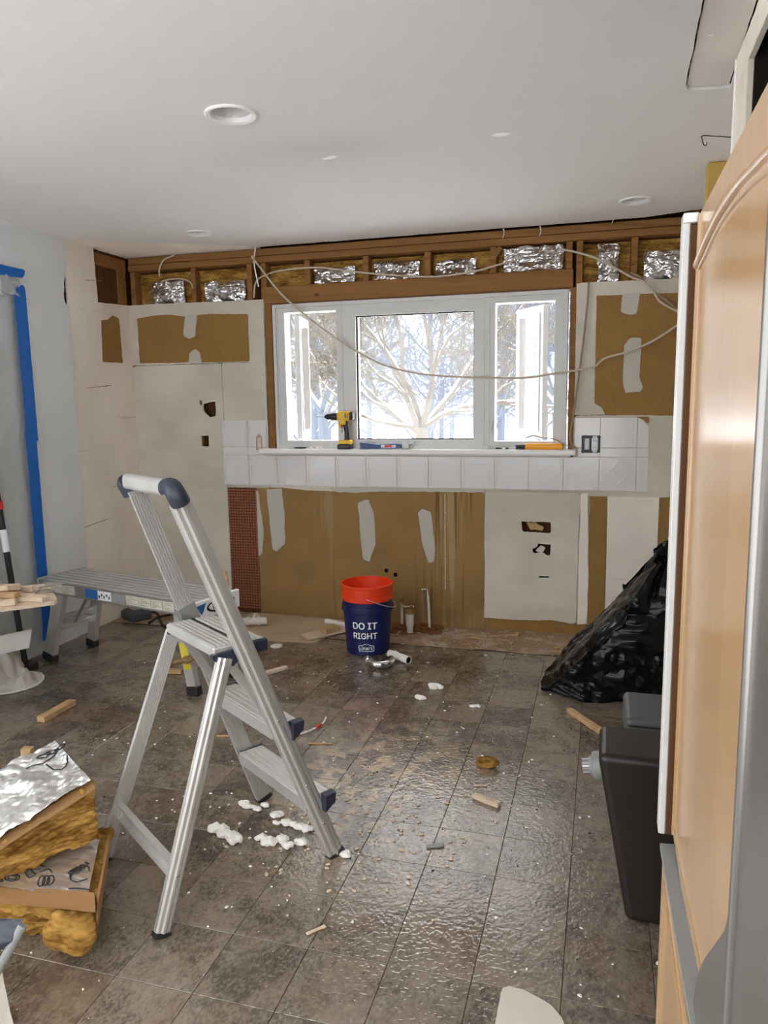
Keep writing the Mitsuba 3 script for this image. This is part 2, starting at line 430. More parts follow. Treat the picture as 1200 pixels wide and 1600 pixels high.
obj('subfloor_panel', ext(edge, 0.0035).apply_translation((0, 0, -0.0035)), 'm_ply', fl, label='bare stained plywood subfloor along the far wall')

# ceiling with the untouched board in the strip over the refrigerator
cl = thing('ceiling', 'smooth white painted ceiling with patched spots', 'ceiling', kind='structure')
hole = ragged([(0.205, 1.55), (0.236, 2.95), (0.385, 2.985), (0.345, 1.55)], 0.004, 0.05, 3)
corner = ragged([(-3.31, 4.24), (-2.95, 4.45), (-2.60, 4.62), (-2.30, 4.80), (-2.30, 4.92), (-3.31, 4.92)], 0.012, 0.05, 4)
cans = [(-1.327, 2.66, 0.094), (-2.405, 4.331, 0.078), (0.130, 4.423, 0.085)]
front = [(-3.31, BACKY), (-3.31, 4.86)] + [(x, 4.858 - 0.018 * meshkit.fbm(np.array([x * 14, 3.0, 1.0]), 3, 8) - (0.13 * max(0, x - 0.18) / 0.4)) for x in np.arange(-3.2, 0.62, 0.035)] + [(1.3, 4.7), (1.3, BACKY)]
plate = sg.Polygon(front).buffer(0).difference(hole).difference(corner)
for x, y, r in cans: plate = plate.difference(sg.Point(x, y).buffer(r * 0.86, 32))
scene[cl] = mikit.ply(place(ext(plate, 0.014), (0, 0, ZC), (1, 0, 0), (0, 1, 0), (0, 0, 1)), 'm_ceiling')
obj('raw_board', place(ext(hole.buffer(-0.006), 0.012), (0, 0, ZC + 0.007), (1, 0, 0), (0, 1, 0), (0, 0, 1)), 'm_raw_ceiling', cl, label='raw unpainted board strip above the refrigerator')
obj('raw_board', place(ext(corner.buffer(0.03), 0.012), (0, 0, ZC + 0.003), (1, 0, 0), (0, 1, 0), (0, 0, 1)), 'm_drywall_warm', cl, label='torn unpainted strip in the far left corner')
lid = sg.box(-3.5, BACKY, 1.3, 5.06)
for x, y, r in cans: lid = lid.difference(sg.Point(x, y).buffer(r * 0.9, 24))
obj('joist_deck', place(ext(lid, 0.15), (0, 0, ZC + 0.03), (1, 0, 0), (0, 1, 0), (0, 0, 1)), 'm_dark_wood', cl)
for i, (x, y, r) in enumerate(((-1.16, 3.24, 0.035), (-0.42, 3.19, 0.04), (0.27, 2.55, 0.012))):
    obj('filler_spot', place(ext(ragged([(x + r * math.cos(a), y + 0.5 * r * math.sin(a)) for a in np.arange(8) * 0.785], 0.008, 0.01, 20 + i), 0.0012), (0, 0, ZC - 0.0012), (1, 0, 0), (0, 1, 0), (0, 0, 1)), 'm_white_paint', cl)
# the roof over the house, so that daylight comes only through openings
obj('roof_deck', box(-3.6, 1.5, BACKY, 5.08, ZC + 0.2, ZC + 0.3), 'm_siding', cl)

# far wall: sheathing, framing, insulation, boards
wb = thing('wall_back', 'far kitchen wall half stripped to studs with torn drywall', 'wall', kind='structure')
WIN = sg.box(-2.185, 1.185, -0.215, 2.17)
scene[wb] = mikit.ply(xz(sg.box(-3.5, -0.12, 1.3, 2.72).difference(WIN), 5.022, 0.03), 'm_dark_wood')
obj('top_plate', box(-3.29, 0.52, 4.885, 5.02, 2.49, 2.535, 0.002), 'm_stud', wb)
obj('top_plate', box(-3.29, 0.52, 4.878, 5.02, 2.445, 2.486, 0.002), 'm_stud', wb)
obj('header', box(-2.26, -0.20, 4.876, 5.02, 2.172, 2.282, 0.003), 'm_stud', wb)
for x, z0 in ((-3.262, 0), (-2.778, 0), (-2.348, 0), (-2.243, 0), (-1.925, 2.284), (-1.517, 2.284), (-1.104, 2.284), (-0.686, 2.284), (-0.226, 2.284), (-0.165, 0), (0.150, 0)):
    obj('stud', box(x - 0.019, x + 0.019, 4.886, 5.02, z0, 2.443, 0.002), 'm_stud', wb)
obj('brace', beam((-0.74, 4.90, 2.30), (-0.64, 4.90, 2.44), 0.03, 0.03), 'm_stud', wb)
obj('stud', box(-2.236, -2.188, 4.872, 5.0, 1.19, 2.171, 0.002), 'm_stud', wb, label='bare trimmer stud left of the window')
obj('stud', box(-0.214, -0.178, 4.872, 5.0, 1.19, 2.171, 0.002), 'm_stud', wb, label='bare trimmer stud right of the window')
obj('joist', beam((0.18, 4.62, 2.575), (0.56, 4.86, 2.575), 0.04, 0.05), 'm_stud', wb)

def crumpled(x0, x1, z0, z1, y, seed, amp=0.045, nx=60, bulge=0.03):
    uv, f = grid(nx, nx)
    X, Z = x0 + uv[:, 0] * (x1 - x0), z0 + uv[:, 1] * (z1 - z0)
    P = np.column_stack([X, np.zeros_like(X), Z])
    c = crease(P + seed, 11, seed, 4)
    Y = y - amp * c * 0.7 - bulge * np.sin(np.pi * uv[:, 0]) * np.sin(np.pi * uv[:, 1])
    edge = 0.02 * (meshkit.fbm(P * 16, 2, seed + 3) - 0.5)
    return trimesh.Trimesh(np.column_stack([X + edge, Y, Z + edge * (uv[:, 1] > 0.5)]), f, process=False)

def wool_mat(x0, x1, z0, z1, y, seed):
    m = box(x0, x1, y, 5.015, z0, z1)
    v, f = trimesh.remesh.subdivide_to_size(m.vertices, m.faces, 0.03, max_iter=10)
    m = trimesh.Trimesh(v, f, process=True)
    d = 0.05 * (meshkit.fbm(m.vertices * 14 + seed, 3, seed) - 0.35)
    m.vertices[:, 1] -= np.where(m.vertices[:, 1] < 5.0, d, 0)
    return m
bays = [(-3.235, -2.80, 2.20, 2.43), (-2.756, -2.37, 2.20, 2.43), (-2.22, -1.95, 2.287, 2.43), (-1.90, -1.54, 2.287, 2.43), (-1.495, -1.126, 2.287, 2.43),
        (-1.08, -0.708, 2.287, 2.43), (-0.664, -0.248, 2.287, 2.43), (-0.144, 0.128, 2.19, 2.43), (0.172, 0.48, 2.19, 2.43)]
foils = [(-3.13, -2.86, 2.20, 2.37), (-2.70, -2.39, 2.20, 2.34), None, (-1.88, -1.60, 2.288, 2.385), (-1.46, -1.16, 2.288, 2.40), (-1.05, -0.80, 2.288, 2.38),
         (-0.625, -0.262, 2.288, 2.43), (-0.06, 0.06, 2.19, 2.42), (0.20, 0.47, 2.19, 2.355)]
for i, (bb, ff) in enumerate(zip(bays, foils)):
    w = obj('insulation', wool_mat(*bb, 4.955, i + 1), 'm_wool', wb, smooth=50)
    if ff: obj('foil', crumpled(*ff, 4.925, 11 + i), 'm_foil', w, smooth=25, label='crumpled silver foil facing')

# drywall boards, 13 mm
def board(pts, mat='m_drywall', holes=(), rag=0.004, seed=0, y=WY, t=0.013, name='drywall_panel', **kw):
    g = ragged(pts, rag, 0.03, seed) if rag else sg.Polygon(pts)
    for h in holes: g = g.difference(h if not isinstance(h, (list, tuple)) else sg.Polygon(h))
    return obj(name, xz(g, y, t), mat, wb, **kw)
hole_big = ragged([(-2.735, 1.50), (-2.69, 1.515), (-2.64, 1.52), (-2.637, 1.42), (-2.70, 1.415), (-2.72, 1.44), (-2.735, 1.45)], 0.014, 0.02, 31)
hole_dot = ragged([(-2.768, 1.53), (-2.745, 1.53), (-2.745, 1.50), (-2.765, 1.495)], 0.004, 0.02, 35)
hole_sq = sg.box(-2.765, 1.203, -2.706, 1.279)
board([(-3.29, 0.0), (-2.578, 0.0), (-2.581, 1.783), (-3.29, 1.783)], holes=(hole_big, hole_dot, hole_sq), rag=0.0015, seed=1)
board([(-3.29, 1.786), (-2.24, 1.786), (-2.238, 2.20), (-3.29, 2.212)], rag=0.003, seed=2)
board([(-2.577, 0.92), (-2.243, 0.92), (-2.243, 1.392), (-2.238, 1.784), (-2.578, 1.784)], rag=0.0015, seed=3)
board([(-2.577, 0.0), (-0.73, 0.0), (-0.73, 0.935), (-0.21, 0.935), (-0.21, 1.18), (-2.24, 1.18), (-2.24, 0.918), (-2.577, 0.918)], rag=0.0, seed=4)
hA = ragged([(-0.49, 0.727), (-0.305, 0.727), (-0.304, 0.657), (-0.485, 0.66)], 0.005, 0.02, 36)
hB = ragged([(-0.385, 0.585), (-0.305, 0.588), (-0.305, 0.510), (-0.34, 0.515), (-0.35, 0.53), (-0.415, 0.52), (-0.42, 0.548), (-0.385, 0.56)], 0.008, 0.02, 37)
hC = ragged([(-0.378, 0.372), (-0.312, 0.375), (-0.312, 0.362), (-0.375, 0.360)], 0.004, 0.01, 38)
board([(-0.727, 0.075), (-0.55, 0.072), (-0.40, 0.078), (-0.30, 0.085), (-0.138, 0.068), (-0.130, 0.917), (-0.727, 0.917)], holes=(hA, hB, hC), rag=0.004, seed=5, y=WY - 0.004, t=0.016)
board([(-0.729, 0.0), (0.49, 0.0), (0.49, 0.93), (-0.729, 0.93)], holes=(hA.buffer(0.006), hB.buffer(0.006), hC.buffer(0.004)), rag=0, seed=6, y=WY + 0.0125, t=0.012)
board([(-0.129, 0.068), (-0.07, 0.075), (-0.068, 0.40), (-0.082, 0.80), (-0.078, 0.92), (-0.128, 0.918)], mat='m_drywall_warm', rag=0.006, seed=7, y=WY - 0.001)
board([(-0.178, 0.93), (0.49, 0.93), (0.49, 1.40), (-0.178, 1.40)], rag=0.002, seed=8)
board([(-0.178, 1.403), (0.49, 1.403), (0.49, 2.188), (-0.16, 2.195), (-0.178, 2.19)], rag=0.004, seed=9)
for hx0, hx1, hz0, hz1 in ((-2.78, -2.62, 1.40, 1.54), (-2.78, -2.69, 1.19, 1.29), (-0.50, -0.29, 0.35, 0.74)):
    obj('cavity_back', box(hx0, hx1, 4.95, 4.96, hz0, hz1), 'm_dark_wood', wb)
obj('torn_edge', xz(ragged([(-0.46, 0.715), (-0.41, 0.72), (-0.35, 0.69), (-0.36, 0.665), (-0.43, 0.67)], 0.012, 0.012, 41), WY + 0.02, 0.004), 'm_scrap', wb)
obj('torn_edge', xz(ragged([(-0.37, 0.575), (-0.34, 0.56), (-0.36, 0.52), (-0.40, 0.53)], 0.012, 0.012, 42), WY + 0.012, 0.004), 'm_drywall', wb)

# brown paper faces left where the cupboards hung, and the dabs of joint compound on them
def patch(pts, mat, y, t=0.0018, amp=0.006, seed=0, name='paper_patch', **kw):
    return obj(name, xz(ragged(pts, amp, 0.02, seed), y, t), mat, wb, **kw)
patch([(-3.231, 2.116), (-3.096, 2.132), (-2.983, 2.131), (-2.867, 2.117), (-2.766, 2.117), (-2.641, 2.125), (-2.542, 2.116), (-2.362, 2.110), (-2.362, 1.79), (-3.231, 1.80)], 'm_paper', WY - 0.0018, seed=51, amp=0.005, label='brown paper rectangle high at the left of the window')
patch([(-2.841, 2.128), (-2.75, 2.128), (-2.768, 1.977), (-2.82, 1.957), (-2.864, 1.985)], 'm_compound', WY - 0.0034, 0.0016, 0.008, 52, 'compound_dab')
patch([(-2.821, 1.86), (-2.778, 1.89), (-2.744, 1.866), (-2.727, 1.792), (-2.839, 1.792)], 'm_compound', WY - 0.0034, 0.0016, 0.006, 53, 'compound_dab')
patch([(-2.343, 0.912), (-2.155, 0.918), (-1.963, 0.902), (-1.728, 0.897), (-1.409, 0.903), (-1.144, 0.908), (-0.971, 0.912), (-0.731, 0.912), (-0.731, 0.0), (-2.343, 0.0)], 'm_paper_stained', WY - 0.0018, seed=54, amp=0.004, label='wide brown paper area with rusty drip stains behind the bucket')
patch([(-2.353, 0.89), (-2.332, 0.886), (-2.304, 0.602), (-2.321, 0.439), (-2.352, 0.415)], 'm_compound', WY - 0.0034, 0.0016, 0.004, 55, 'compound_dab')
patch([(-2.273, 0.90), (-2.155, 0.916), (-2.137, 0.745), (-2.145, 0.516), (-2.211, 0.458), (-2.24, 0.475), (-2.259, 0.742)], 'm_compound', WY - 0.0034, 0.0016, 0.007, 56, 'compound_dab')
patch([(-1.592, 0.821), (-1.523, 0.849), (-1.483, 0.762), (-1.473, 0.542), (-1.521, 0.415), (-1.563, 0.426), (-1.582, 0.627)], 'm_compound', WY - 0.0034, 0.0016, 0.006, 57, 'compound_dab')
patch([(-1.175, 0.762), (-1.145, 0.793), (-1.084, 0.773), (-1.059, 0.514), (-1.068, 0.435), (-1.103, 0.425), (-1.146, 0.554)], 'm_compound', WY - 0.0034, 0.0016, 0.006, 58, 'compound_dab')
patch([(-0.061, 2.114), (0.49, 2.106), (0.49, 1.392), (0.006, 1.404), (-0.014, 1.45), (-0.057, 1.474)], 'm_paper', WY - 0.0018, seed=59, amp=0.003, label='brown paper square high at the right of the window')
patch([(0.086, 2.12), (0.187, 2.12), (0.173, 1.999), (0.137, 1.99), (0.078, 2.011)], 'm_compound', WY - 0.0034, 0.0016, 0.005, 60, 'compound_dab')
patch([(0.106, 1.815), (0.141, 1.862), (0.203, 1.856), (0.203, 1.736), (0.199, 1.623), (0.223, 1.566), (0.206, 1.54), (0.121, 1.533), (0.105, 1.587)], 'm_compound', WY - 0.0034, 0.0016, 0.006, 61, 'compound_dab')
patch([(-0.072, 0.9), (0.034, 0.899), (0.036, 0.681), (0.039, 0.07), (-0.064, 0.07)], 'm_paper', WY - 0.0018, seed=62, amp=0.004)
patch([(0.036, 0.9), (0.339, 0.9), (0.335, 0.05), (0.041, 0.05)], 'm_drywall_warm', WY - 0.0016, 0.012, 0.003, 66, 'drywall_panel')
patch([(0.341, 0.901), (0.49, 0.902), (0.49, 0.05), (0.336, 0.05)], 'm_paper', WY - 0.0018, seed=63, amp=0.003)
patch([(-0.727, 0.082), (-0.6, 0.076), (-0.421, 0.082), (-0.29, 0.09), (-0.05, 0.07), (-0.05, -0.003), (-0.727, -0.003)], 'm_paper', WY + 0.004, 0.004, 0.004, 64)
patch([(-1.80, 0.926), (-1.62, 0.93), (-1.40, 0.93), (-0.735, 0.93), (-0.735, 0.912), (-1.40, 0.906), (-1.56, 0.895), (-1.63, 0.888), (-1.75, 0.896), (-1.80, 0.91)], 'm_compound', WY - 0.0036, 0.0018, 0.006, 65, 'torn_edge')
for i, (x, z) in enumerate(((-1.40, 0.36), (-1.335, 0.335))):
    obj('pipe_hole', xz(sg.Point(x, z).buffer(0.014, 12), WY - 0.0026, 0.001), 'm_void', wb)
obj('groove', box(-0.9945, -0.9875, WY - 0.003, WY - 0.0015, 0.25, 0.90), 'm_compound', wb)
obj('seam', box(-2.2435, -2.2405, WY - 0.0008, WY, 1.39, 2.19), 'm_black_matte', wb)

# perforated red board left of the brown paper: a lattice of small squares
mesh_bits = []
for i in range(11):
    for j in range(43):
        x, z = -2.566 + i * 0.0204, 0.032 + j * 0.0204
        mesh_bits.append(box(x, x + 0.0135, WY - 0.007, WY - 0.001, z, z + 0.0135))
mp = obj('mosaic_backing', xz(sg.box(-2.572, 0.0, -2.345, 0.912), WY - 0.002, 0.002), 'm_dark_wood', wb)
obj('mosaic_squares', cat(mesh_bits), 'm_red_mesh', wb, kind='stuff', label='strip of small terracotta red mosaic squares')

# backsplash: embossed glossy tiles
bs = thing('backsplash', 'white glossy embossed tile backsplash running under the window sill', 'backsplash')
def splash_tile(x0, x1, z0, z1, motif=None):
    y = WY - 0.0045
    ms = [xz(sg.box(x0 + 0.0018, z0 + 0.0018, x1 - 0.0018, z1 - 0.0018), y, 0.0044)]
    w, h = x1 - x0, z1 - z0
    def ring(a, b, d, rot=0):
        g = sg.box(-1, -1, 1, 1)
        o = affinity.scale(g, w / 2 * a, h / 2 * a, origin=(0, 0)); i = affinity.scale(g, w / 2 * b, h / 2 * b, origin=(0, 0))
        r = o.difference(i)
        if rot: r = affinity.rotate(r, 45, origin=(0, 0))
        r = affinity.translate(r, (x0 + x1) / 2, (z0 + z1) / 2)
        ms.append(xz(r, y - d, d + 0.001))
    if min(w, h) > 0.09:
        ring(0.96, 0.86, 0.0045); ring(0.80, 0.76, 0.003)
        if motif == 'diamond': ring(0.52, 0.38, 0.008, 1); ring(0.24, 0.12, 0.006, 1)
        if motif == 'square': ring(0.62, 0.50, 0.004)
    return cat(ms)
xs = [-2.594, -2.396, -2.18, -1.963, -1.747, -1.53, -1.315, -1.10, -0.883, -0.666, -0.45, -0.234, -0.018, 0.199, 0.268]
for a, b in zip(xs[:-1], xs[1:]):
    mot = {-0.45: 'diamond', -0.018: 'diamond', -0.883: 'square'}.get(a)
    obj('tile', splash_tile(a, b, 0.932, 1.143, mot), 'm_gloss_tile', bs)
    if b < -2.2 or a > -0.2:
        obj('border_tile', splash_tile(a, b, 1.145, 1.20), 'm_gloss_tile', bs)
obj('border_tile', splash_tile(-2.396, -2.27, 1.145, 1.20), 'm_gloss_tile', bs)
obj('border_tile', splash_tile(-0.15, -0.018, 1.145, 1.20), 'm_gloss_tile', bs)
obj('tile', splash_tile(-2.594, -2.396, 1.202, 1.388), 'm_gloss_tile', bs)
obj('tile', splash_tile(-2.396, -2.25, 1.202, 1.388), 'm_gloss_tile', bs)
obj('tile', splash_tile(-0.172, -0.018, 1.202, 1.386), 'm_gloss_tile', bs)
obj('tile', splash_tile(-0.018, 0.199, 1.202, 1.386), 'm_gloss_tile', bs)
brk = [(0.2, 1.2025), (0.267, 1.2025), (0.266, 1.33), (0.245, 1.345), (0.225, 1.37), (0.205, 1.384), (0.2, 1.384)]
obj('tile', xz(ragged(brk, 0.002, 0.02, 71), WY - 0.0045, 0.0044), 'm_gloss_tile', bs, label='tile with its upper corner broken off')
solo('plaster_chip', noisy(xz(ragged([(0.19, 1.388), (0.262, 1.386), (0.262, 1.345), (0.245, 1.352), (0.225, 1.373)], 0.006, 0.012, 72), WY - 0.012, 0.011), 0.003, 60, 3, 0.012), 'm_paper', 'torn brown paper chip at the broken top corner of the backsplash', 'chip')

# window
wn = thing('window_1', 'white three-part window with snow outside and both side casements open', 'window', kind='structure')
outer = sg.box(-2.172, 1.192, -0.226, 2.158)
L_, C_, R_ = sg.box(-2.092, 1.245, -1.722, 2.105), sg.box(-1.588, 1.252, -0.800, 2.062), sg.box(-0.668, 1.240, -0.302, 2.100)
obj('frame', xz(outer.difference(unary_union([L_, C_, R_])), 4.862, 0.10), 'm_vinyl', wn)
obj('casing', xz(outer.difference(outer.buffer(-0.022)), 4.850, 0.012), 'm_vinyl', wn)
for g in (sg.box(-2.172, 1.192, -1.655, 2.158), sg.box(-0.735, 1.192, -0.226, 2.158)):
    obj('inner_stop', xz(g.buffer(-0.024).difference(g.buffer(-0.034)), 4.8565, 0.006), 'm_vinyl', wn)
obj('center_sash', xz(sg.box(-1.655, 1.20, -0.735, 2.125).difference(C_.buffer(0.004)), 4.857, 0.006), 'm_vinyl', wn)
obj('gasket', xz(C_.difference(C_.buffer(-0.006)), 4.885, 0.012), 'm_black_matte', wn)
obj('pane', xz(C_.buffer(0.002), 4.93, 0.0005), 'm_glass', wn)
def sash(p0, p1, z0, z1):
    p0, p1 = np.array(p0), np.array(p1); d = p1 - p0; L = np.linalg.norm(d); d /= L
    g = sg.box(0, z0, L, z1); i = sg.box(0.045, z0 + 0.05, L - 0.045, z1 - 0.05)
    n = np.array([-d[1], d[0], 0])
    s = obj('sash', place(ext(g.difference(i), 0.035), (p0[0], p0[1], 0), (d[0], d[1], 0), (0, 0, 1), n), 'm_vinyl', wn)
    obj('bead', place(ext(i.buffer(0.006).difference(i.buffer(-0.008)), 0.045), (p0[0] - n[0] * .005, p0[1] - n[1] * .005, 0), (d[0], d[1], 0), (0, 0, 1), n), 'm_vinyl', s)
    obj('pane', place(ext(i, 0.0006), (p0[0] + n[0] * .017, p0[1] + n[1] * .017, 0), (d[0], d[1], 0), (0, 0, 1), n), 'm_glass', s)
sash((-2.045, 5.015), (-2.112, 5.36), 1.25, 2.10)
sash((-0.352, 5.015), (-0.553, 5.29), 1.25, 2.095)
sl = box(-2.272, -0.160, 4.765, 4.90, 1.160, 1.192, 0.005)
obj('sill', sl, 'm_white_paint', wn)
obj('apron', box(-2.235, -0.19, 4.835, 4.8655, 1.147, 1.160, 0.003), 'm_white_paint', wn)
for x in (-0.69, -1.70):
    obj('latch', cat([box(x - 0.008, x + 0.008, 4.846, 4.862, 1.30, 1.37, 0.003), beam((x, 4.842, 1.335), (x + 0.012, 4.838, 1.39), 0.01, 0.012)]), 'm_vinyl', wn)
obj('crank', cat([rbox(0.05, 0.018, 0.014, 0.005).apply_translation((-0.50, 4.848, 1.216)), beam((-0.52, 4.84, 1.216), (-0.46, 4.82, 1.225), 0.008, 0.008)]), 'm_vinyl', wn)

# left wall
wl = thing('wall_left', 'left wall: blue-grey paint ending in a raw drywall strip', 'wall', kind='structure')
scene[wl] = mikit.ply(box(-3.5, -3.36, 1.6, 5.02, -0.12, 2.7), 'm_dark_wood')
rec = [(4.515, 2.191), (4.93, 2.211), (4.93, 2.58), (4.50, 2.58)]
raw = sg.Polygon([(4.198, 0.0), (4.87, 0.0), (4.87, 2.545), (4.198, 2.545)]).difference(ragged(rec, 0.004, 0.03, 81))
obj('drywall_panel', yz(raw, LX - 0.020, 0.020), 'm_drywall_warm', wl, label='raw pinkish drywall strip beside the far corner')
obj('stud', box(-3.36, -3.315, 4.46, 4.875, 2.0, 2.545), 'm_dark_wood', wl)
obj('top_plate', box(-3.36, -3.305, 4.46, 4.875, 2.44, 2.52), 'm_stud', wl)
obj('stud', box(-3.35, -3.305, 4.775, 4.87, 2.1, 2.50, 0.003), 'm_stud', wl)
obj('paper_patch', yz(ragged([(4.533, 2.077), (4.603, 2.083), (4.657, 2.119), (4.736, 2.109), (4.748, 1.801), (4.523, 1.795)], 0.005, 0.02, 82), LX, 0.0018), 'm_paper', wl, label='small brown paper patch near the corner')
painted = [(3.66, 0.115)] + [(4.205 + 0.012 * (meshkit.fbm(np.array([1.0, 2.0, z * 9]), 3, 5) - 0.5), z) for z in np.arange(0.0, 2.56, 0.04)] + [(4.205, 2.545), (3.66, 2.545)]
painted[0] = (3.66, 0.0)
obj('painted_panel', yz(sg.Polygon(painted).buffer(0).difference(ragged([(4.165, 2.20), (4.20, 2.36), (4.23, 2.36), (4.23, 2.14), (4.175, 2.14)], 0.012, 0.02, 83)), LX - 0.014, 0.022), 'm_bluegrey', wl, label='blue-grey painted drywall')
obj('torn_edge', yz(ragged([(4.17, 2.20), (4.195, 2.33), (4.215, 2.30), (4.205, 2.15), (4.18, 2.14)], 0.008, 0.012, 84), LX - 0.004, 0.004), 'm_black_matte', wl)
for i, (y0, y1, z) in enumerate(((4.21, 4.47, 0.705), (4.55, 4.84, 0.94), (4.33, 4.6, 1.62), (4.4, 4.58, 2.32))):
    obj('seam', beam((LX + 0.0006, y0, z), (LX + 0.0006, y1, z + 0.02), 0.0012, 0.004), 'm_paper', wl)
obj('painted_panel', box(LX - 0.014, LX + 0.008, 1.6, 2.72, 0, 2.545), 'm_bluegrey', wl)
obj('painted_panel', box(LX - 0.014, LX + 0.008, 2.72, 3.66, 2.27, 2.545), 'm_bluegrey', wl)
obj('sole_plate', box(-3.34, LX + 0.004, 3.67, 4.19, -0.004, 0.05, 0.003), 'm_scrap', wl)
d1 = thing('door_1', 'taupe door behind taped plastic film in the left wall', 'door', kind='structure')
obj('slab', box(-3.36, -3.335, 2.75, 3.60, 0.0, 2.24), 'm_taupe', d1)
obj('casing', cat([box(-3.345, LX + 0.014, 3.595, 3.665, 0, 2.27, 0.003), box(-3.345, LX + 0.014, 2.72, 3.665, 2.24, 2.30, 0.003), box(-3.345, LX + 0.014, 2.72, 2.78, 0, 2.24, 0.003)]), 'm_white_paint', d1)
obj('frame_bead', box(LX + 0.010, LX + 0.018, 3.575, 3.60, 0, 2.24, 0.002), 'm_white_paint', d1)

# plastic film taped over the door edge, and its blue tape
uv, f = grid(18, 90)
P = np.column_stack([np.zeros(len(uv)), 3.36 + uv[:, 0] * 0.36, 0.02 + uv[:, 1] * 2.235])
wig = crease(P * [1, 1, 0.5], 9, 5)
P[:, 0] = LX + 0.024 + 0.018 * wig * (1 - uv[:, 0]) + 0.002
pf = thing('plastic_sheet', 'clear plastic film taped over the door at the left edge', 'plastic sheet')
obj('film', trimesh.Trimesh(P, f, process=False), 'm_film', pf, smooth=True)
obj('gathered_top', noisy(box(LX + 0.02, LX + 0.05, 3.60, 3.735, 2.13, 2.235), 0.02, 25, 3, 0.015), 'm_film', pf, smooth=30, label='gathered crumpled film under the top tape')
def tape(pts, seed):
    return yz(ragged(pts, 0.003, 0.03, seed), LX + 0.048, 0.003)
solo('tape_strip', tape([(3.700, 1.30), (3.690, 2.195), (3.782, 2.195), (3.790, 1.30)], 91), 'm_blue_tape', 'blue painter tape, upper long vertical strip on the blue-grey wall', 'tape', group=None)
solo('tape_strip', tape([(3.690, 0.45), (3.690, 1.38), (3.775, 1.38), (3.775, 0.45)], 92).apply_translation((0.0015, 0, 0)), 'm_blue_tape', 'blue painter tape, lower vertical strip ending behind the metal bench', 'tape')
solo('tape_strip', place(ext(ragged([(3.45, 2.225), (3.77, 2.235), (3.785, 2.285), (3.45, 2.285)], 0.003, 0.03, 93), 0.003), (LX + 0.055, 0, 0), (0, 1, 0), (0, 0, 1), (1, 0, 0)), 'm_blue_tape', 'short horizontal strip of blue tape at the top of the plastic film', 'tape')
solo('tape_strip', tape([(3.69, 0.09), (3.70, 0.20), (3.70, 0.42), (3.77, 0.42), (3.775, 0.22), (3.80, 0.10)], 94).apply_translation((0.003, 0, 0)), 'm_blue_tape', 'crumpled blue tape end near the floor under the metal bench', 'tape')

# right side: post beside the refrigerator, wall behind bag, alcove
wr = thing('wall_right', 'right wall with a white boxed post and a dark alcove above the refrigerator', 'wall', kind='structure')
scene[wr] = mikit.ply(box(1.2, 1.34, 0.2, 5.02, -0.12, 2.7), 'm_dark_wood')
obj('post', cat([box(0.367, 0.385, 2.515, 2.735, 0, 2.535, 0.002), box(0.367, 0.385, 0.3, 2.735, 2.448, 2.5395, 0.002)]), 'm_drywall', wr)
obj('corner_bead', tube([(0.366, 2.736, 0.0), (0.366, 2.736, 2.535)], 0.004, 6, smooth=False), 'm_white_paint', wr)
obj('drywall_panel', box(0.505, 0.55, 2.55, 4.90, 0, 2.535), 'm_drywall', wr)
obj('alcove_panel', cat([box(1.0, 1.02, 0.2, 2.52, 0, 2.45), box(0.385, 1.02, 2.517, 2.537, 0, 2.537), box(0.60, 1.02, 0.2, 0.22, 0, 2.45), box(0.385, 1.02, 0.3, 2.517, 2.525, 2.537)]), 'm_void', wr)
obj('parapet', cat([box(-3.5, 1.34, BACKY - 0.12, BACKY, -0.12, 0.65), box(-3.5, -3.36, BACKY, 1.6, -0.12, 0.65), box(1.2, 1.34, BACKY, 0.2, -0.12, 0.65)]), 'm_bluegrey', wr, label='low wall under the windows behind the viewer')
obj('yellow_board', box(0.42, 0.505, 3.84, 3.92, 1.95, 2.538, 0.002), 'm_yellow_board', wr, label='yellow board hanging beside the far ceiling edge')
solo('hanging_wire', tube([(0.400, 2.76, 2.378), (0.395, 2.86, 2.362), (0.389, 2.90, 2.358), (0.34, 2.90, 2.365), (0.295, 2.90, 2.3715), (0.294, 2.90, 2.360), (0.300, 2.90, 2.342), (0.3085, 2.90, 2.3395), (0.309, 2.90, 2.350)], 0.0016, 6), 'm_black_matte', 'thin dark wire with a curled hook end below the ceiling patch', 'wire', smooth=40)

# recessed lights
names = ('large recessed ceiling light nearest to the room centre', 'small recessed ceiling light above the raw left corner', 'recessed ceiling light near the yellow board at the right')
for (x, y, r), nm in zip(cans, names):
    t = thing('recessed_light', nm, 'ceiling light', group='recessed ceiling lights')
    obj('trim_ring', lathe([(r * 0.78, 0.012), (r * 0.80, -0.004), (r * 0.94, -0.009), (r, -0.006), (r, 0.0), (r * 0.86, 0.002), (r * 0.84, 0.012), (r * 0.78, 0.012)], (x, y, ZC), 40), 'm_lamp_white', t, smooth=40)
    obj('reflector', lathe([(r * 0.80, 0.0), (r * 0.72, 0.06), (r * 0.55, 0.11), (0.0, 0.12), (0.0, 0.125), (r * 0.6, 0.115), (r * 0.76, 0.06), (r * 0.83, 0.004)], (x, y, ZC), 40), 'm_lamp_inner', t, smooth=50)
    obj('bulb', lathe([(0.0, 0.030), (r * 0.35, 0.034), (r * 0.50, 0.048), (r * 0.46, 0.075), (r * 0.25, 0.11), (0.0, 0.115)], (x, y, ZC), 28), 'm_lamp_white', t, smooth=50)

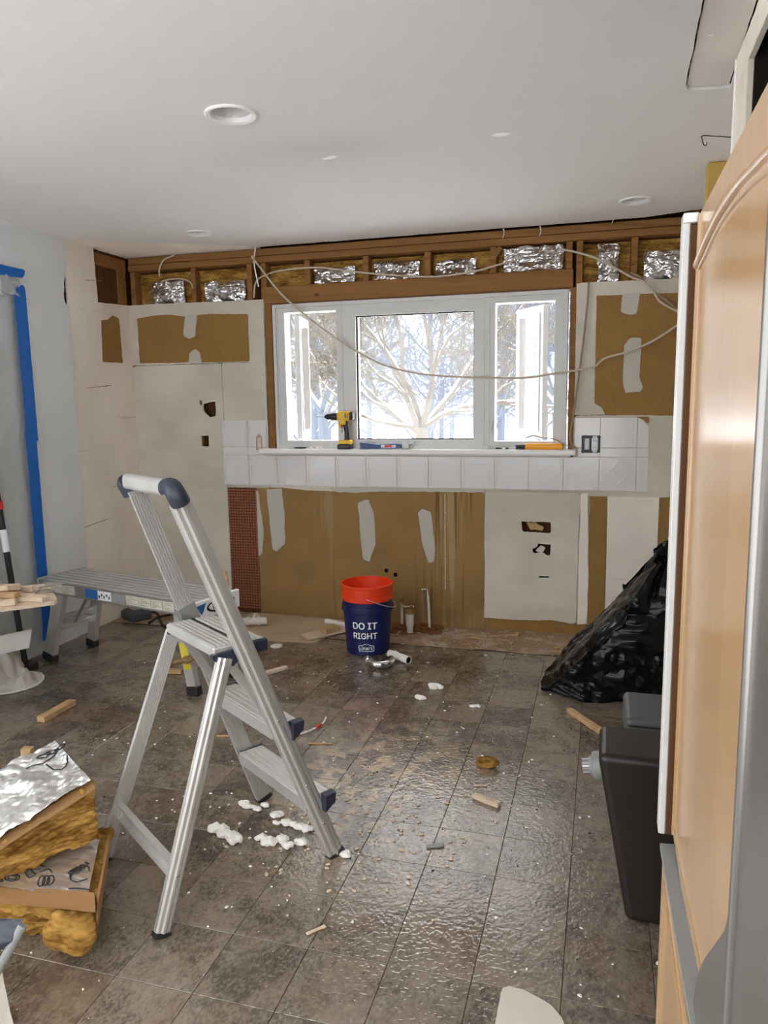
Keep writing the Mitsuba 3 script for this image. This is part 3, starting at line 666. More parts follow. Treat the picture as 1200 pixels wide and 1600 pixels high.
# ------------------------------------------------------------------ refrigerator with maple door panels
fr = thing('refrigerator', 'tall refrigerator with glossy maple door panels and a steel handle at the right edge', 'refrigerator')
PX = 0.152
obj('body', box(0.205, 0.90, 0.60, 1.49, 0.0, 1.80, 0.004), 'm_slate', fr)
dp = obj('door', box(PX, 0.20, 0.55, 1.478, 0.648, 1.82, 0.003), 'm_maple', fr, label='glossy maple upper door with an arched bead')
obj('door_edge', box(0.1255, 0.1385, 1.488, 1.53, 0.645, 1.808, 0.002), 'm_vinyl', fr, label='white vertical door edge')
obj('door_gap', box(0.1385, 0.20, 1.480, 1.53, 0.65, 1.80, 0.001), 'm_dark_wood', fr)
obj('door_edge_cap', box(0.1255, 0.152, 1.486, 1.53, 1.803, 1.822, 0.002), 'm_alu', fr)
obj('bead', tube([(PX - 0.001, 1.475, 1.729), (PX - 0.001, 1.344, 1.747), (PX - 0.001, 1.191, 1.758), (PX - 0.001, 1.055, 1.757), (PX - 0.001, 0.946, 1.748), (PX - 0.001, 0.82, 1.735), (PX - 0.001, 0.60, 1.700)], 0.0085, 10), 'm_maple', dp, smooth=40)
obj('bead', tube([(PX - 0.0005, 1.44, 1.72), (PX - 0.0005, 1.19, 1.742), (PX - 0.0005, 0.95, 1.732), (PX - 0.0005, 0.70, 1.700)], 0.004, 8), 'm_maple', dp, smooth=40)
obj('bead', tube([(PX, 1.468, 0.66), (PX, 1.470, 1.815)], 0.0045, 8, smooth=False), 'm_maple', dp, smooth=40)
obj('bead', tube([(PX, 1.452, 0.684), (PX, 1.455, 1.73)], 0.0028, 8, smooth=False), 'm_maple', dp, smooth=40)
obj('bead', tube([(PX, 1.45, 0.678), (PX, 0.70, 0.735)], 0.0032, 8, smooth=False), 'm_maple', dp, smooth=40)
# lower drawer and its grey top trim
dw = obj('drawer', box(0.133, 0.20, 0.55, 1.468, 0.03, 0.628, 0.003), 'm_maple', fr, label='maple lower drawer')
obj('bead', tube([(0.1325, 1.40, 0.595), (0.1325, 0.70, 0.60)], 0.004, 8, smooth=False), 'm_maple', dw, smooth=40)
obj('bead', tube([(0.1325, 1.40, 0.06), (0.1325, 1.40, 0.595)], 0.004, 8, smooth=False), 'm_maple', dw, smooth=40)
trim = trimesh.convex.convex_hull(np.array([(x, y, z + d) for y, z in ((1.486, 0.627), (0.55, 0.745)) for x, d in ((0.1295, 0), (0.1295, -0.012), (0.155, 0.002), (0.155, -0.03))]))
obj('drawer_trim', trim, 'm_cap_grey', fr, label='grey trim along the top of the drawer')
# steel handle: rounded upright whose foot flares out
def soft_hull(pts, r, n=20):
    sp = m3.Manifold.sphere(r, n).scale((0.75, 1, 1))
    return m3.Manifold.batch_hull([sp.translate(p) for p in pts])
HX, hr_ = 0.1475, 0.015
up_h = soft_hull([(HX, 0.748, 0.96), (HX, 0.748, 1.80), (HX, 0.52, 0.62), (HX, 0.52, 1.80)], hr_)
fl1 = soft_hull([(HX, 0.748, 1.02), (HX, 0.80, 0.93), (HX, 0.52, 0.62), (HX, 0.52, 1.0)], hr_)
fl2 = soft_hull([(HX, 0.80, 0.93), (HX, 0.925, 0.80), (HX, 0.97, 0.745), (HX, 0.52, 0.62), (HX, 0.52, 0.9)], hr_)
fl3 = soft_hull([(HX, 0.965, 0.75), (HX, 1.01, 0.66), (HX, 1.02, 0.61), (HX, 0.52, 0.56), (HX, 0.52, 0.8)], hr_)
obj('handle', tri(up_h + fl1 + fl2 + fl3), 'm_steel', fr, smooth=35, label='brushed steel edge handle')
obj('handle_ridge', tube([(0.1355, 0.742, 0.64), (0.1355, 0.742, 1.79)], 0.006, 12, smooth=False), 'm_steel', fr, smooth=60)

# ------------------------------------------------------------------ trash bag
def bag_mesh():
    prof = [(-0.286, 0.0), (-0.235, 0.055), (-0.19, 0.11), (-0.10, 0.23), (-0.01, 0.335), (0.12, 0.505), (0.22, 0.635), (0.27, 0.70), (0.30, 0.755), (0.345, 0.79)]
    pts = []
    for x, z in prof:
        k = (x + 0.286) / 0.63
        half = 0.05 + 0.26 * math.sin(math.pi * min(1, 0.12 + 0.80 * k) ) * (1 - 0.35 * k)
        yc = 3.99 + 0.05 * k
        for a in np.linspace(0, math.pi, 9):
            pts.append((x + 0.03 * math.sin(a), yc - half * math.cos(a), max(0.0, z - 0.04 * abs(math.cos(a)) ** 3)))
            pts.append((0.46 - 0.02 * (1 - math.sin(a)), yc - half * math.cos(a), max(0.0, z * 0.93)))
            pts.append((x + 0.03, yc - half * 0.97 * math.cos(a), 0.0))
    h = trimesh.convex.convex_hull(np.array(pts))
    v, f = trimesh.remesh.subdivide_to_size(h.vertices, h.faces, 0.016, max_iter=12)
    m = trimesh.Trimesh(v, f, process=True)
    trimesh.smoothing.filter_taubin(m, iterations=6)
    n, P = m.vertex_normals.copy(), m.vertices.copy()
    # folds run down from the tied neck; small crumples over them, stronger at the foot
    ang = np.arctan2(P[:, 2] - 0.95, (P[:, 0] - 0.42) * 1.0) + 0.6 * (P[:, 1] - 4.0)
    rad = np.linalg.norm(P - [0.42, 4.05, 0.85], axis=1)
    fold = np.abs(2 * meshkit.noise(np.column_stack([ang * 7, rad * 2.2, P[:, 1] * 2.5]), 5) - 1)
    low = np.exp(-((P[:, 0] + 0.15) / 0.16) ** 2) * np.exp(-(P[:, 2] / 0.16) ** 2)
    rip = np.abs(2 * meshkit.noise(np.column_stack([P[:, 0] * 4 + P[:, 1] * 2, P[:, 1] * 3, (P[:, 2] + 0.25 * P[:, 0]) * 26]), 8) - 1)
    d = -0.046 * (1 - fold) ** 3 * np.clip(1.1 - rad, 0.2, 1) + 0.030 * (crease(P, 5.5, 12, 3) - 0.5) + 0.032 * low * rip - 0.006
    m.vertices = P + n * d[:, None]
    m.vertices[:, 2] = np.maximum(m.vertices[:, 2], 0.001)
    m.vertices[:, 0] = np.minimum(m.vertices[:, 0], 0.498)
    return m
bg = thing('trash_bag', 'shiny black plastic trash bag leaning at the right behind the tanks', 'trash bag')
obj('sack', bag_mesh(), 'm_bag', bg, smooth=35)
neck = [(0.30, 4.02, 0.70), (0.35, 4.02, 0.765), (0.39, 4.03, 0.80), (0.435, 4.05, 0.85)]
nk = tube(neck, [0.05, 0.035, 0.03, 0.05], 28, 8)
a = np.arctan2(nk.vertices[:, 1] - 4.03, nk.vertices[:, 2] - 0.78)
nk.vertices[:, 1] += 0.012 * np.sin(a * 9 + nk.vertices[:, 0] * 30); nk.vertices[:, 2] += 0.010 * np.cos(a * 8 + nk.vertices[:, 0] * 20)
obj('neck', nk, 'm_bag', bg, smooth=35)
obj('flap', noisy(trimesh.convex.convex_hull(np.array([(0.255, 3.93, 0.69), (0.285, 3.92, 0.755), (0.36, 3.95, 0.79), (0.40, 3.97, 0.74), (0.31, 3.96, 0.66), (0.30, 3.99, 0.73)])), 0.012, 22, 4, 0.012), 'm_bag', bg, smooth=35)

# ------------------------------------------------------------------ plastic tanks
def tank(parts):
    s = m3.Manifold.sphere(0.022, 20)
    return tri(m3.Manifold.batch_hull([s.translate(p) for p in parts]))
def tank_pts(x0t, x0b, x1, y0, y1, zt, tb=0.0):
    r = 0.022
    return [(x, y, zt - r) for x in (x0t + r, x1 - r) for y in (y0 + r, y1 - r)] + [(x, y, r) for x in (x0b + r, x1 - r) for y in (y0 + tb + r, y1 - r - tb)]
tk = thing('plastic_tank', 'black tapered plastic tank with a grey screw cap on its side', 'tank')
obj('shell', tank(tank_pts(0.012, 0.096, 0.36, 2.105, 2.325, 0.505, 0.006)), 'm_tank', tk, smooth=35)
cp = obj('cap', lathe([(0.0, 0.0), (0.040, 0.0), (0.042, 0.004), (0.042, 0.026), (0.038, 0.031), (0.030, 0.034), (0.026, 0.042), (0.0, 0.042)], (0.028, 2.21, 0.425), 28, (-1, 0, -0.16)), 'm_cap_grey', tk, smooth=40, label='grey screw cap')
rib = [box(-0.0035, 0.0035, 0.014, 0.023, 0.040, 0.062, 0.001) for _ in range(8)]
M = []
for i, b in enumerate(rib):
    b.apply_transform(trimesh.transformations.rotation_matrix(i * math.pi / 4, (0, 0, 1))); M.append(b)
M.append(trimesh.creation.cylinder(0.016, 0.022, sections=20).apply_translation((0, 0, 0.051)))
s_, u_, d_ = frame((-1, 0, -0.16), (0, 0, 1))
obj('knob', place(cat(M), (0.028, 2.21, 0.425), s_, u_, d_), 'm_alu_dark', cp)
tk2 = thing('plastic_tank', 'low grey plastic tank lying behind the black capped one', 'tank')
obj('shell', tank(tank_pts(0.100, 0.115, 0.36, 2.70, 2.98, 0.372)), 'm_tank_grey', tk2, smooth=35)
obj('seam', cat([box(0.112, 0.355, 2.698, 2.7035, 0.343, 0.348)]), 'm_tank', tk2)

# ------------------------------------------------------------------ step ladder
LO, LW, LU = np.array([-1.196, 2.093, 0.0]), np.array([0.82, -0.572, 0]), np.array([0.572, 0.82, 0])
LW /= np.linalg.norm(LW); LU = LU - LW * (LU @ LW); LU /= np.linalg.norm(LU)
def lp(w, u, z): return LO + w * LW + u * LU + np.array([0, 0, z])
def lplace(m): return place(m, LO, LW, LU, (0, 0, 1))
chan = lambda w, h, t: [(-w / 2, -h / 2), (w / 2, -h / 2), (w / 2, -h / 2 + t), (-w / 2 + t, -h / 2 + t), (-w / 2 + t, -h / 6), (-w / 2 + 1.6 * t, 0), (-w / 2 + t, h / 6), (-w / 2 + t, h / 2 - t), (w / 2, h / 2 - t), (w / 2, h / 2), (-w / 2, h / 2)]
rail_prof = ([(-0.012, -0.029), (0.007, -0.029), (0.012, -0.022), (0.0128, -0.011), (0.0165, -0.004), (0.0165, 0.004), (0.0128, 0.011), (0.012, 0.022), (0.007, 0.029), (-0.012, 0.029)]
             + [p for k in range(6) for p in ((-0.012, 0.0255 - k * 0.0095), (-0.0095, 0.0240 - k * 0.0095), (-0.0095, 0.0215 - k * 0.0095), (-0.012, 0.0200 - k * 0.0095))])
ld = thing('step_ladder', 'aluminium platform step ladder with a tall hand rail standing on the tiles', 'step ladder')
rail_u = lambda z: 0.308 - 0.375 * z
for s in (-1, 1):
    pr = rail_prof if s > 0 else [(-x, y) for x, y in rail_prof][::-1]
    p0, p1 = lp(s * 0.236, 0.305, 0.006), lp(s * 0.200, -0.150 + (0.02 if s < 0 else -0.012), 1.235)
    # the profile's local x is the sideways axis of the frame: make it point outward
    sd, _, _ = frame(p1 - p0, LU)
    if (sd @ LW) * s < 0: pr = [(-x, y) for x, y in pr][::-1]
    if s < 0: pr = [(-x, y) for x, y in pr][::-1] if (sd @ LW) > 0 else pr
    q = obj('rail', pbeam(p0, p1, rail_prof if (sd @ LW) * s > 0 else [(-x, y) for x, y in rail_prof][::-1], LU), 'm_alu', ld)
    dirn = (p1 - p0) / np.linalg.norm(p1 - p0)
    obj('foot', beam(p0 - dirn * 0.006, p0 + dirn * 0.010, 0.033, 0.062, LU, 0.002), 'm_black', q)
    if s < 0: obj('sleeve', beam(p0 + dirn * 0.80, p0 + dirn * 0.87, 0.037, 0.065, LU, 0.002), 'm_alu_dark', q)
    for t in (0.14, 0.30, 0.56):
        c = p0 + dirn * t
        obj('rivet', lathe([(0, 0.0185), (0.004, 0.0183), (0.0055, 0.016), (0.0055, 0.010), (0, 0.010)], c, 10, LW * s), 'm_alu_dark', q)
hl, hr = lp(-0.225, -0.152, 1.262), lp(0.212, -0.180, 1.272)
hd = (hr - hl) / np.linalg.norm(hr - hl)
bar = rbox(0.042, 0.050, np.linalg.norm(hr - hl) - 0.03, 0.016, 14)
s_, u_, d_ = frame(hr - hl, (0, 0, 1))
hb = obj('hand_rail', place(bar, (hl + hr) / 2, s_, u_, d_), 'm_alu', ld, smooth=40)
def elbow(c, s):
    return tube([c - hd * s * 0.062, c - hd * s * 0.02 + (0, 0, 0.002), c + hd * s * 0.008 + np.array([0, 0, -0.012]) , c + hd * s * 0.006 + np.array([0, 0, -0.040]) + LU * 0.014], [0.0255, 0.0265, 0.0275, 0.0275], 16, 5, flat=1.05)
obj('elbow', elbow(hr, 1), 'm_navy_plastic', ld, smooth=40, label='dark plastic elbow')
obj('elbow', tube([hl + hd * 0.004, hl - hd * 0.004 - np.array([0, 0, 0.012]), hl - hd * 0.000 + LU * 0.016 - np.array([0, 0, 0.045])], [0.0255, 0.027, 0.027], 14, 5), 'm_navy_plastic', ld, smooth=40, label='dark plastic elbow')
# platform in two leaves
pf1 = obj('platform', lplace(box(-0.172, 0.172, -0.070, 0.022, 0.752, 0.784, 0.006)), 'm_alu', ld)
for i in range(5):
    obj('tread_rib', lplace(box(-0.168, 0.168, -0.060 + i * 0.0165, -0.056 + i * 0.0165, 0.7835, 0.7855)), 'm_alu', pf1)
pf2 = obj('platform', lplace(box(-0.172, 0.172, 0.028, 0.105, 0.752, 0.784, 0.006)), 'm_alu', ld)
for i in range(4):
    obj('tread_rib', lplace(box(-0.168, 0.168, 0.036 + i * 0.0175, 0.040 + i * 0.0175, 0.7835, 0.7855)), 'm_alu', pf2)
obj('hinge_strip', lplace(box(-0.174, 0.176, 0.021, 0.029, 0.756, 0.7835)), 'm_black', ld)
obj('bracket', lplace(cat([place(ext([(-0.07, 0.766), (0.03, 0.772), (0.03, 0.745), (-0.005, 0.72), (-0.05, 0.735), (-0.07, 0.755)], 0.018), (0.168, -0.008, 0), (0, 1, 0), (0, 0, 1), (1, 0, 0))])), 'm_navy_plastic', ld, label='dark bracket at the platform end')
obj('bracket', lplace(box(0.166, 0.184, 0.060, 0.110, 0.742, 0.781, 0.004)), 'm_navy_plastic', ld, label='dark bracket at the platform end')
obj('bracket', lplace(box(-0.178, -0.166, -0.066, 0.02, 0.745, 0.778, 0.003)), 'm_navy_plastic', ld)
# lower steps
for z, w0, w1 in ((0.505, -0.195, 0.215), (0.235, -0.205, 0.235)):
    uc = rail_u(z) + 0.015
    st = obj('step', lplace(cat([box(w0, w1, uc - 0.04, uc + 0.055, z - 0.006, z, 0.001), box(w0, w1, uc - 0.041, uc - 0.035, z - 0.042, z - 0.001, 0.001), box(w0, w1, uc + 0.049, uc + 0.055, z - 0.03, z - 0.001, 0.001)])), 'm_alu', ld)
    for i in range(4):
        obj('tread_rib', lplace(box(w0 + 0.004, w1 - 0.004, uc - 0.03 + i * 0.022, uc - 0.022 + i * 0.022, z - 0.0005, z + 0.002)), 'm_alu', st)
    obj('end_cap', lplace(place(ext([(uc + 0.02, z + 0.004), (uc + 0.060, z + 0.006), (uc + 0.056, z - 0.025), (uc + 0.018, z - 0.052)], 0.03), (w1 + 0.002, 0, 0), (0, 1, 0), (0, 0, 1), (1, 0, 0))), 'm_navy_plastic', st)
    obj('end_cap', lplace(place(ext([(uc - 0.03, z - 0.004), (uc + 0.060, z + 0.002), (uc + 0.056, z - 0.025), (uc - 0.02, z - 0.045)], 0.010), (w0 - 0.012, 0, 0), (0, 1, 0), (0, 0, 1), (1, 0, 0))), 'm_navy_plastic', st)
# rear legs, brace and the struts under the platform
for s in (-1, 1):
    p0, p1 = lp(s * 0.238, -0.303, 0.004), lp(s * 0.186, -0.040, 0.752)
    sd, _, _ = frame(p1 - p0, LU)
    lg = obj('rear_leg', pbeam(p0, p1, [(x * 0.85, y * 0.80) for x, y in (rail_prof if (sd @ LW) * s > 0 else [(-x, y) for x, y in rail_prof][::-1])], LU), 'm_alu', ld)
    dirn = (p1 - p0) / np.linalg.norm(p1 - p0)
    obj('foot', beam(p0 - dirn * 0.005, p0 + dirn * 0.010, 0.029, 0.050, LU, 0.002), 'm_black', lg)
    obj('rivet', lathe([(0, 0.0175), (0.005, 0.017), (0.006, 0.014), (0.006, 0.008), (0, 0.008)], p0 + dirn * 0.17, 10, LW * s), 'm_alu_dark', lg)
obj('cross_brace', pbeam(lp(-0.222, -0.245, 0.165), lp(0.222, -0.245, 0.165), chan(0.022, 0.055, 0.004), (0, 0, 1)), 'm_alu', ld)
obj('strut', beam(lp(-0.16, -0.02, 0.74), lp(-0.18, 0.125, 0.50), 0.012, 0.028, LU), 'm_alu', ld)
obj('strut', beam(lp(0.165, -0.02, 0.73), lp(0.19, 0.13, 0.48), 0.012, 0.028, LU), 'm_alu', ld)

# ------------------------------------------------------------------ aluminium work platform
BO, BA = np.array([-3.186, 3.625, 0.0]), np.array([0.971, -0.239, 0])
BB = np.array([0.239, 0.971, 0])
def bp(a, b, z): return BO + a * BA + b * BB + np.array([0, 0, z])
def bplace(m): return place(m, BO, BA, BB, (0, 0, 1))
wp = thing('work_platform', 'long aluminium work platform with a ribbed deck and folding legs by the left wall', 'work platform')
BL, BW = 1.245, 0.335
for i in range(7):
    b0 = 0.004 + i * (BW - 0.012) / 7
    obj('deck_slat', bplace(box(0.01, BL - 0.012, b0 + 0.012, b0 + 0.040, 0.476, 0.499, 0.004)), 'm_alu', wp)
obj('deck_tray', bplace(box(0.012, BL - 0.014, 0.010, BW - 0.010, 0.460, 0.476)), 'm_black_matte', wp)
for b0, b1 in ((0.0, 0.012), (BW - 0.012, BW)):
    sr = obj('side_rail', bplace(box(0.0, BL, b0, b1, 0.422, 0.496, 0.003)), 'm_alu_dark', wp)
    if b0 == 0.0:
        for j, (a0, a1, mt) in enumerate(((0.06, 0.13, 'm_sticker_cream'), (0.135, 0.22, 'm_sticker_cream'), (0.225, 0.33, 'm_sticker_cream'), (0.42, 0.52, 'm_sticker_blue'), (0.525, 0.63, 'm_print_white'), (0.635, 0.74, 'm_sticker_grey'),
                                          (0.75, 0.84, 'm_sticker_cream'), (0.845, 0.935, 'm_sticker_cream'), (0.94, 1.02, 'm_sticker_cream'), (1.025, 1.105, 'm_sticker_cream'))):
            obj('sticker', bplace(box(a0, a1, -0.0012, 0.0, 0.434, 0.486)), mt, sr)
            if mt == 'm_sticker_cream':
                obj('sticker_print', bplace(cat([box(a0 + 0.008, a1 - 0.008 - 0.02 * ((k * 7 + j) % 3), -0.0017, -0.001, 0.441 + k * 0.0085, 0.4440 + k * 0.0085) for k in range(5)])), 'm_sticker_grey', sr)
            if mt == 'm_print_white':
                obj('sticker_print', bplace(cat([box(a0 + 0.006 + 0.02 * k, a0 + 0.016 + 0.02 * k, -0.0017, -0.001, 0.445 + 0.012 * (k % 2), 0.462 + 0.01 * ((k * 3) % 2)) for k in range(5)])), 'm_print_black', sr)
end = obj('end_cap', bplace(box(BL - 0.012, BL + 0.010, -0.004, BW + 0.004, 0.405, 0.502, 0.004)), 'm_print_white', wp, label='white end cap printed WERNER with a blue triangle')
tm = meshkit.text_mesh('WERNER', 0.030, 0.0015, bold=True)
obj('lettering', bplace(place(tm, (BL + 0.0098, 0.122, 0.440), (0, 1, 0), (0, 0, 1), (1, 0, 0))), 'm_print_black', end)
sw = affinity.scale(sg.Point(0, 0).buffer(1, 40), 0.125, 0.036)
sw = affinity.translate(sw.difference(affinity.translate(affinity.scale(sg.Point(0, 0).buffer(1, 40), 0.122, 0.029), 0.012, 0.002)), 0.205, 0.455)
obj('swoosh', bplace(place(ext(sw.intersection(sg.box(0.07, 0.40, 0.25, 0.5)), 0.0015), (BL + 0.0098, 0, 0), (0, 1, 0), (0, 0, 1), (1, 0, 0))), 'm_print_black', end)
obj('triangle', bplace(place(ext([(0.008, 0.482), (0.075, 0.486), (0.052, 0.440), (0.038, 0.430)], 0.0015), (BL + 0.0098, 0, 0), (0, 1, 0), (0, 0, 1), (1, 0, 0))), 'm_sticker_blue', end)
obj('end_cap', bplace(box(-0.010, 0.012, -0.004, BW + 0.004, 0.415, 0.502, 0.004)), 'm_alu_dark', wp)
for a, da in ((0.16, -0.12), (BL - 0.14, 0.10)):
    legs = []
    for b, db in ((0.035, -0.02), (BW - 0.035, 0.02)):
        q0, q1 = bp(a + da, b + db, 0.012), bp(a, b, 0.425)
        wide = 0.085 if (a < 0.5 and b < 0.1) else 0.062
        lg = obj('leg', pbeam(q0, q1, chan(0.034, wide, 0.004), BA), 'm_alu', wp)
        obj('rubber_foot', beam(q0 - np.array([0, 0, 0.0118]), q0 + (q1 - q0) * 0.09, 0.046, wide + 0.012, BA, 0.004), 'm_black', lg)
    for zz in (0.20, 0.255) if a < 0.5 else (0.150,):
        t = (zz - 0.012) / 0.413
        obj('leg_brace', pbeam(bp(a + da * (1 - t), 0.02, zz), bp(a + da * (1 - t), BW - 0.02, zz), chan(0.02, 0.04, 0.004), (0, 0, 1)), 'm_alu', wp)
    obj('hinge_arm', beam(bp(a + da * 0.6, BW / 2, 0.20), bp(a + da * 0.2 + (0.12 if a < 0.5 else -0.12), BW / 2, 0.42), 0.008, 0.022, BB), 'm_alu_dark', wp)
q0, q1 = bp(BL - 0.04, 0.015, 0.012), bp(BL - 0.14, 0.035, 0.425)
sd, uu, dd = frame(q1 - q0, BA)
fs_ = -1 if sd @ BB > 0 else 1
obj('sticker', place(box(-0.026, 0.026, 0, 0.0015, 0.13, 0.27), q0 + sd * fs_ * 0.0172, uu, sd * fs_, dd), 'm_sticker_yellow', wp, label='yellow warning sticker on a leg')
hb_ = thing('hand_brush', 'small tool with a worn wooden handle on the far end of the work platform', 'tool')
obj('wood_handle', tube([bp(1.205, 0.29, 0.505), bp(1.195, 0.30, 0.55), bp(1.18, 0.305, 0.60)], [0.011, 0.016, 0.012], 10), 'm_scrap', hb_, smooth=40)
obj('metal_base', bplace(box(1.15, 1.23, 0.275, 0.305, 0.4995, 0.512, 0.004)), 'm_alu_dark', hb_)

# ------------------------------------------------------------------ bucket pair
BC = np.array([-1.352, 4.275, 0.0])
bk = thing('bucket', 'navy blue plastic bucket printed DO IT RIGHT standing before the brown wall', 'bucket')
rb = lambda z: 0.130 + 0.021 * z / 0.33
obj('pail', lathe([(0.0, 0.004), (rb(0) - 0.006, 0.0), (rb(0), 0.005), (rb(0.255), 0.255), (0.154, 0.258), (0.156, 0.262), (0.156, 0.290), (0.1545, 0.294), (rb(0.3) + 0.001, 0.296), (rb(0.325), 0.325), (rb(0.325) - 0.003, 0.326), (rb(0.28) - 0.005, 0.28), (rb(0.01) - 0.004, 0.010), (0.0, 0.010)], BC, 72), 'm_blue_bucket', bk, smooth=35)
cdir = math.atan2(-BC[1], -BC[0])                                    # towards the camera
def wrap(m, zb, off, ang):
    v, f = trimesh.remesh.subdivide_to_size(m.vertices, m.faces, 0.012, max_iter=8)
    a = cdir + ang + v[:, 0] / 0.142
    r = rb(zb + v[:, 1]) + off + v[:, 2]
    return trimesh.Trimesh(np.column_stack([BC[0] + r * np.cos(a), BC[1] + r * np.sin(a), zb + v[:, 1]]), f, process=False)
for txt, zb in (('DO IT', 0.168), ('RIGHT', 0.108)):
    t = meshkit.text_mesh(txt, 0.046, 0.0012, bold=True)
    w = t.bounds[1][0] - t.bounds[0][0]; t.apply_scale((0.152 if txt == 'RIGHT' else 0.150) / w); t.apply_translation((-t.bounds[0][0] - 0.094, 0, 0))
    obj('lettering', wrap(t, zb, 0.0002, 0.0), 'm_print_white', bk)
lg_o = unary_union([sg.box(-0.044, 0.0, 0.044, 0.027).buffer(0.005), affinity.scale(sg.Point(0, 0.028).buffer(1, 24), 0.028, 0.014)])
lg_m = ext(lg_o.difference(lg_o.buffer(-0.0028)), 0.0012)
t = meshkit.text_mesh("LOWE'S", 0.015, 0.0012, bold=True); t.apply_translation((-(t.bounds[0][0] + t.bounds[1][0]) / 2, 0.006, 0))
m = cat([lg_m, t]); m.apply_translation((-0.012, 0, 0))
obj('logo', wrap(m, 0.034, 0.0002, 0.0), 'm_print_white', bk)
ob = thing('bucket', 'orange-red bucket nested inside the navy one, only its rim showing', 'bucket')
obj('rim', lathe([(0.134, 0.30), (0.1535, 0.328), (0.156, 0.330), (0.156, 0.352), (0.1535, 0.355), (0.1535, 0.362), (0.1555, 0.365), (0.1555, 0.405), (0.160, 0.410), (0.160, 0.422), (0.156, 0.425), (0.152, 0.424), (0.149, 0.37), (0.138, 0.31), (0.121, 0.10), (0.0, 0.10), (0.0, 0.094), (0.122, 0.094), (0.134, 0.30)], BC, 72), 'm_orange_bucket', ob, smooth=35)
def on(a, z, r=0.0): return BC + np.array([(0.158 + r) * math.cos(cdir + a), (0.158 + r) * math.sin(cdir + a), z])
obj('bail', tube([on(0.0, 0.352, .006), on(0.15, 0.345, .008), on(0.5, 0.318, .010), on(0.95, 0.292, .012), on(1.4, 0.276, .014), on(1.9, 0.285, .012), on(2.5, 0.32, .010), on(3.0, 0.35, .006)], 0.0022, 8), 'm_alu', ob, smooth=40, label='wire bail handle')
for a in (0.0, 3.02):
    obj('ear', lathe([(0, 0), (0.014, 0), (0.013, 0.006), (0.007, 0.010), (0, 0.010)], on(a, 0.350, -0.004), 16, (math.cos(cdir + a), math.sin(cdir + a), 0)), 'm_orange_bucket', ob, smooth=40)

# ------------------------------------------------------------------ plumbing left at the wall
solo('floor_hole', ext(ragged([(-1.37, 4.63), (-1.20, 4.60), (-1.06, 4.70), (-0.98, 4.80), (-1.02, 4.865), (-1.37, 4.865)], 0.02, 0.03, 101), 0.003), 'm_rot', 'rotten broken-out patch of floor around the water pipes', 'hole', kind='structure')
solo('rot_flakes', cat([noisy(rbox(0.05 + 0.05 * RNG.random(), 0.012 + 0.02 * RNG.random(), 0.008, 0.003, 6), 0.003, 50, i, 0.01).apply_transform(trimesh.transformations.rotation_matrix(RNG.random() * 3, (0, 0, 1))).apply_translation((-1.33 + 0.33 * RNG.random(), 4.67 + 0.17 * RNG.random(), 0.009)) for i in range(26)]), 'm_rot', 'brown rotten wood flakes around the pipes', 'wood flakes', kind='stuff')
dr_ = thing('drain_pipe', 'short white drain pipe with a dark brass top standing in the rotten patch', 'pipe')
obj('pipe', lathe([(0, 0), (0.020, 0), (0.020, 0.045), (0.0255, 0.048), (0.0255, 0.105), (0.027, 0.108), (0.027, 0.125), (0.0, 0.126)], (-1.185, 4.66, 0.0), 24), 'm_pvc', dr_, smooth=35)
obj('nut', lathe([(0, 0.126), (0.022, 0.126), (0.020, 0.135), (0.016, 0.14), (0.016, 0.158), (0, 0.16)], (-1.185, 4.66, 0.0), 6), 'm_brass', dr_)
v1 = thing('shutoff_valve', 'tall thin supply pipe with a chrome shutoff valve, at the right of the drain', 'valve')
obj('pipe', tube([(-1.085, 4.80, 0.0), (-1.088, 4.80, 0.12), (-1.095, 4.80, 0.235)], 0.0085, 12), 'm_pvc', v1, smooth=40)
obj('valve_body', cat([lathe([(0, -0.02), (0.011, -0.02), (0.011, 0.012), (0.0145, 0.014), (0.0145, 0.024), (0, 0.026)], (-1.096, 4.80, 0.245), 12), tube([(-1.096, 4.80, 0.262), (-1.125, 4.785, 0.262)], 0.010, 10, smooth=False), rbox(0.018, 0.028, 0.018, 0.007).apply_translation((-1.128, 4.783, 0.262))]), 'm_chrome', v1, smooth=40)
v2 = thing('shutoff_valve', 'low supply pipe with an angled brass valve, half hidden by the bucket', 'valve')
obj('pipe', tube([(-1.275, 4.80, 0.0), (-1.275, 4.80, 0.14)], 0.0085, 12, smooth=False), 'm_pvc', v2, smooth=40)
obj('valve_body', cat([rbox(0.024, 0.03, 0.032, 0.008).apply_translation((-1.275, 4.79, 0.155)), tube([(-1.275, 4.79, 0.17), (-1.272, 4.775, 0.198)], [0.009, 0.012], 10, smooth=False), rbox(0.022, 0.022, 0.02, 0.008).apply_translation((-1.268, 4.77, 0.205))]), 'm_brass', v2, smooth=40)
obj('outlet', cat([tube([(-1.275, 4.785, 0.152), (-1.24, 4.76, 0.145), (-1.195, 4.74, 0.152)], 0.009, 10), rbox(0.03, 0.022, 0.024, 0.008).apply_translation((-1.188, 4.738, 0.154))]), 'm_chrome', v2, smooth=40)
tr = thing('pipe_trap', 'bent chrome drain trap lying in front of the bucket', 'pipe')
obj('bend', tube([(-1.265, 4.005, 0.026), (-1.245, 3.975, 0.026), (-1.20, 3.955, 0.026), (-1.155, 3.975, 0.026), (-1.14, 4.02, 0.026), (-1.145, 4.06, 0.026)], 0.0225, 18, 8), 'm_chrome', tr, smooth=50)
obj('collar', tube([(-1.272, 4.018, 0.027), (-1.257, 3.99, 0.027)], 0.0265, 16, smooth=False), 'm_chrome', tr, smooth=40)
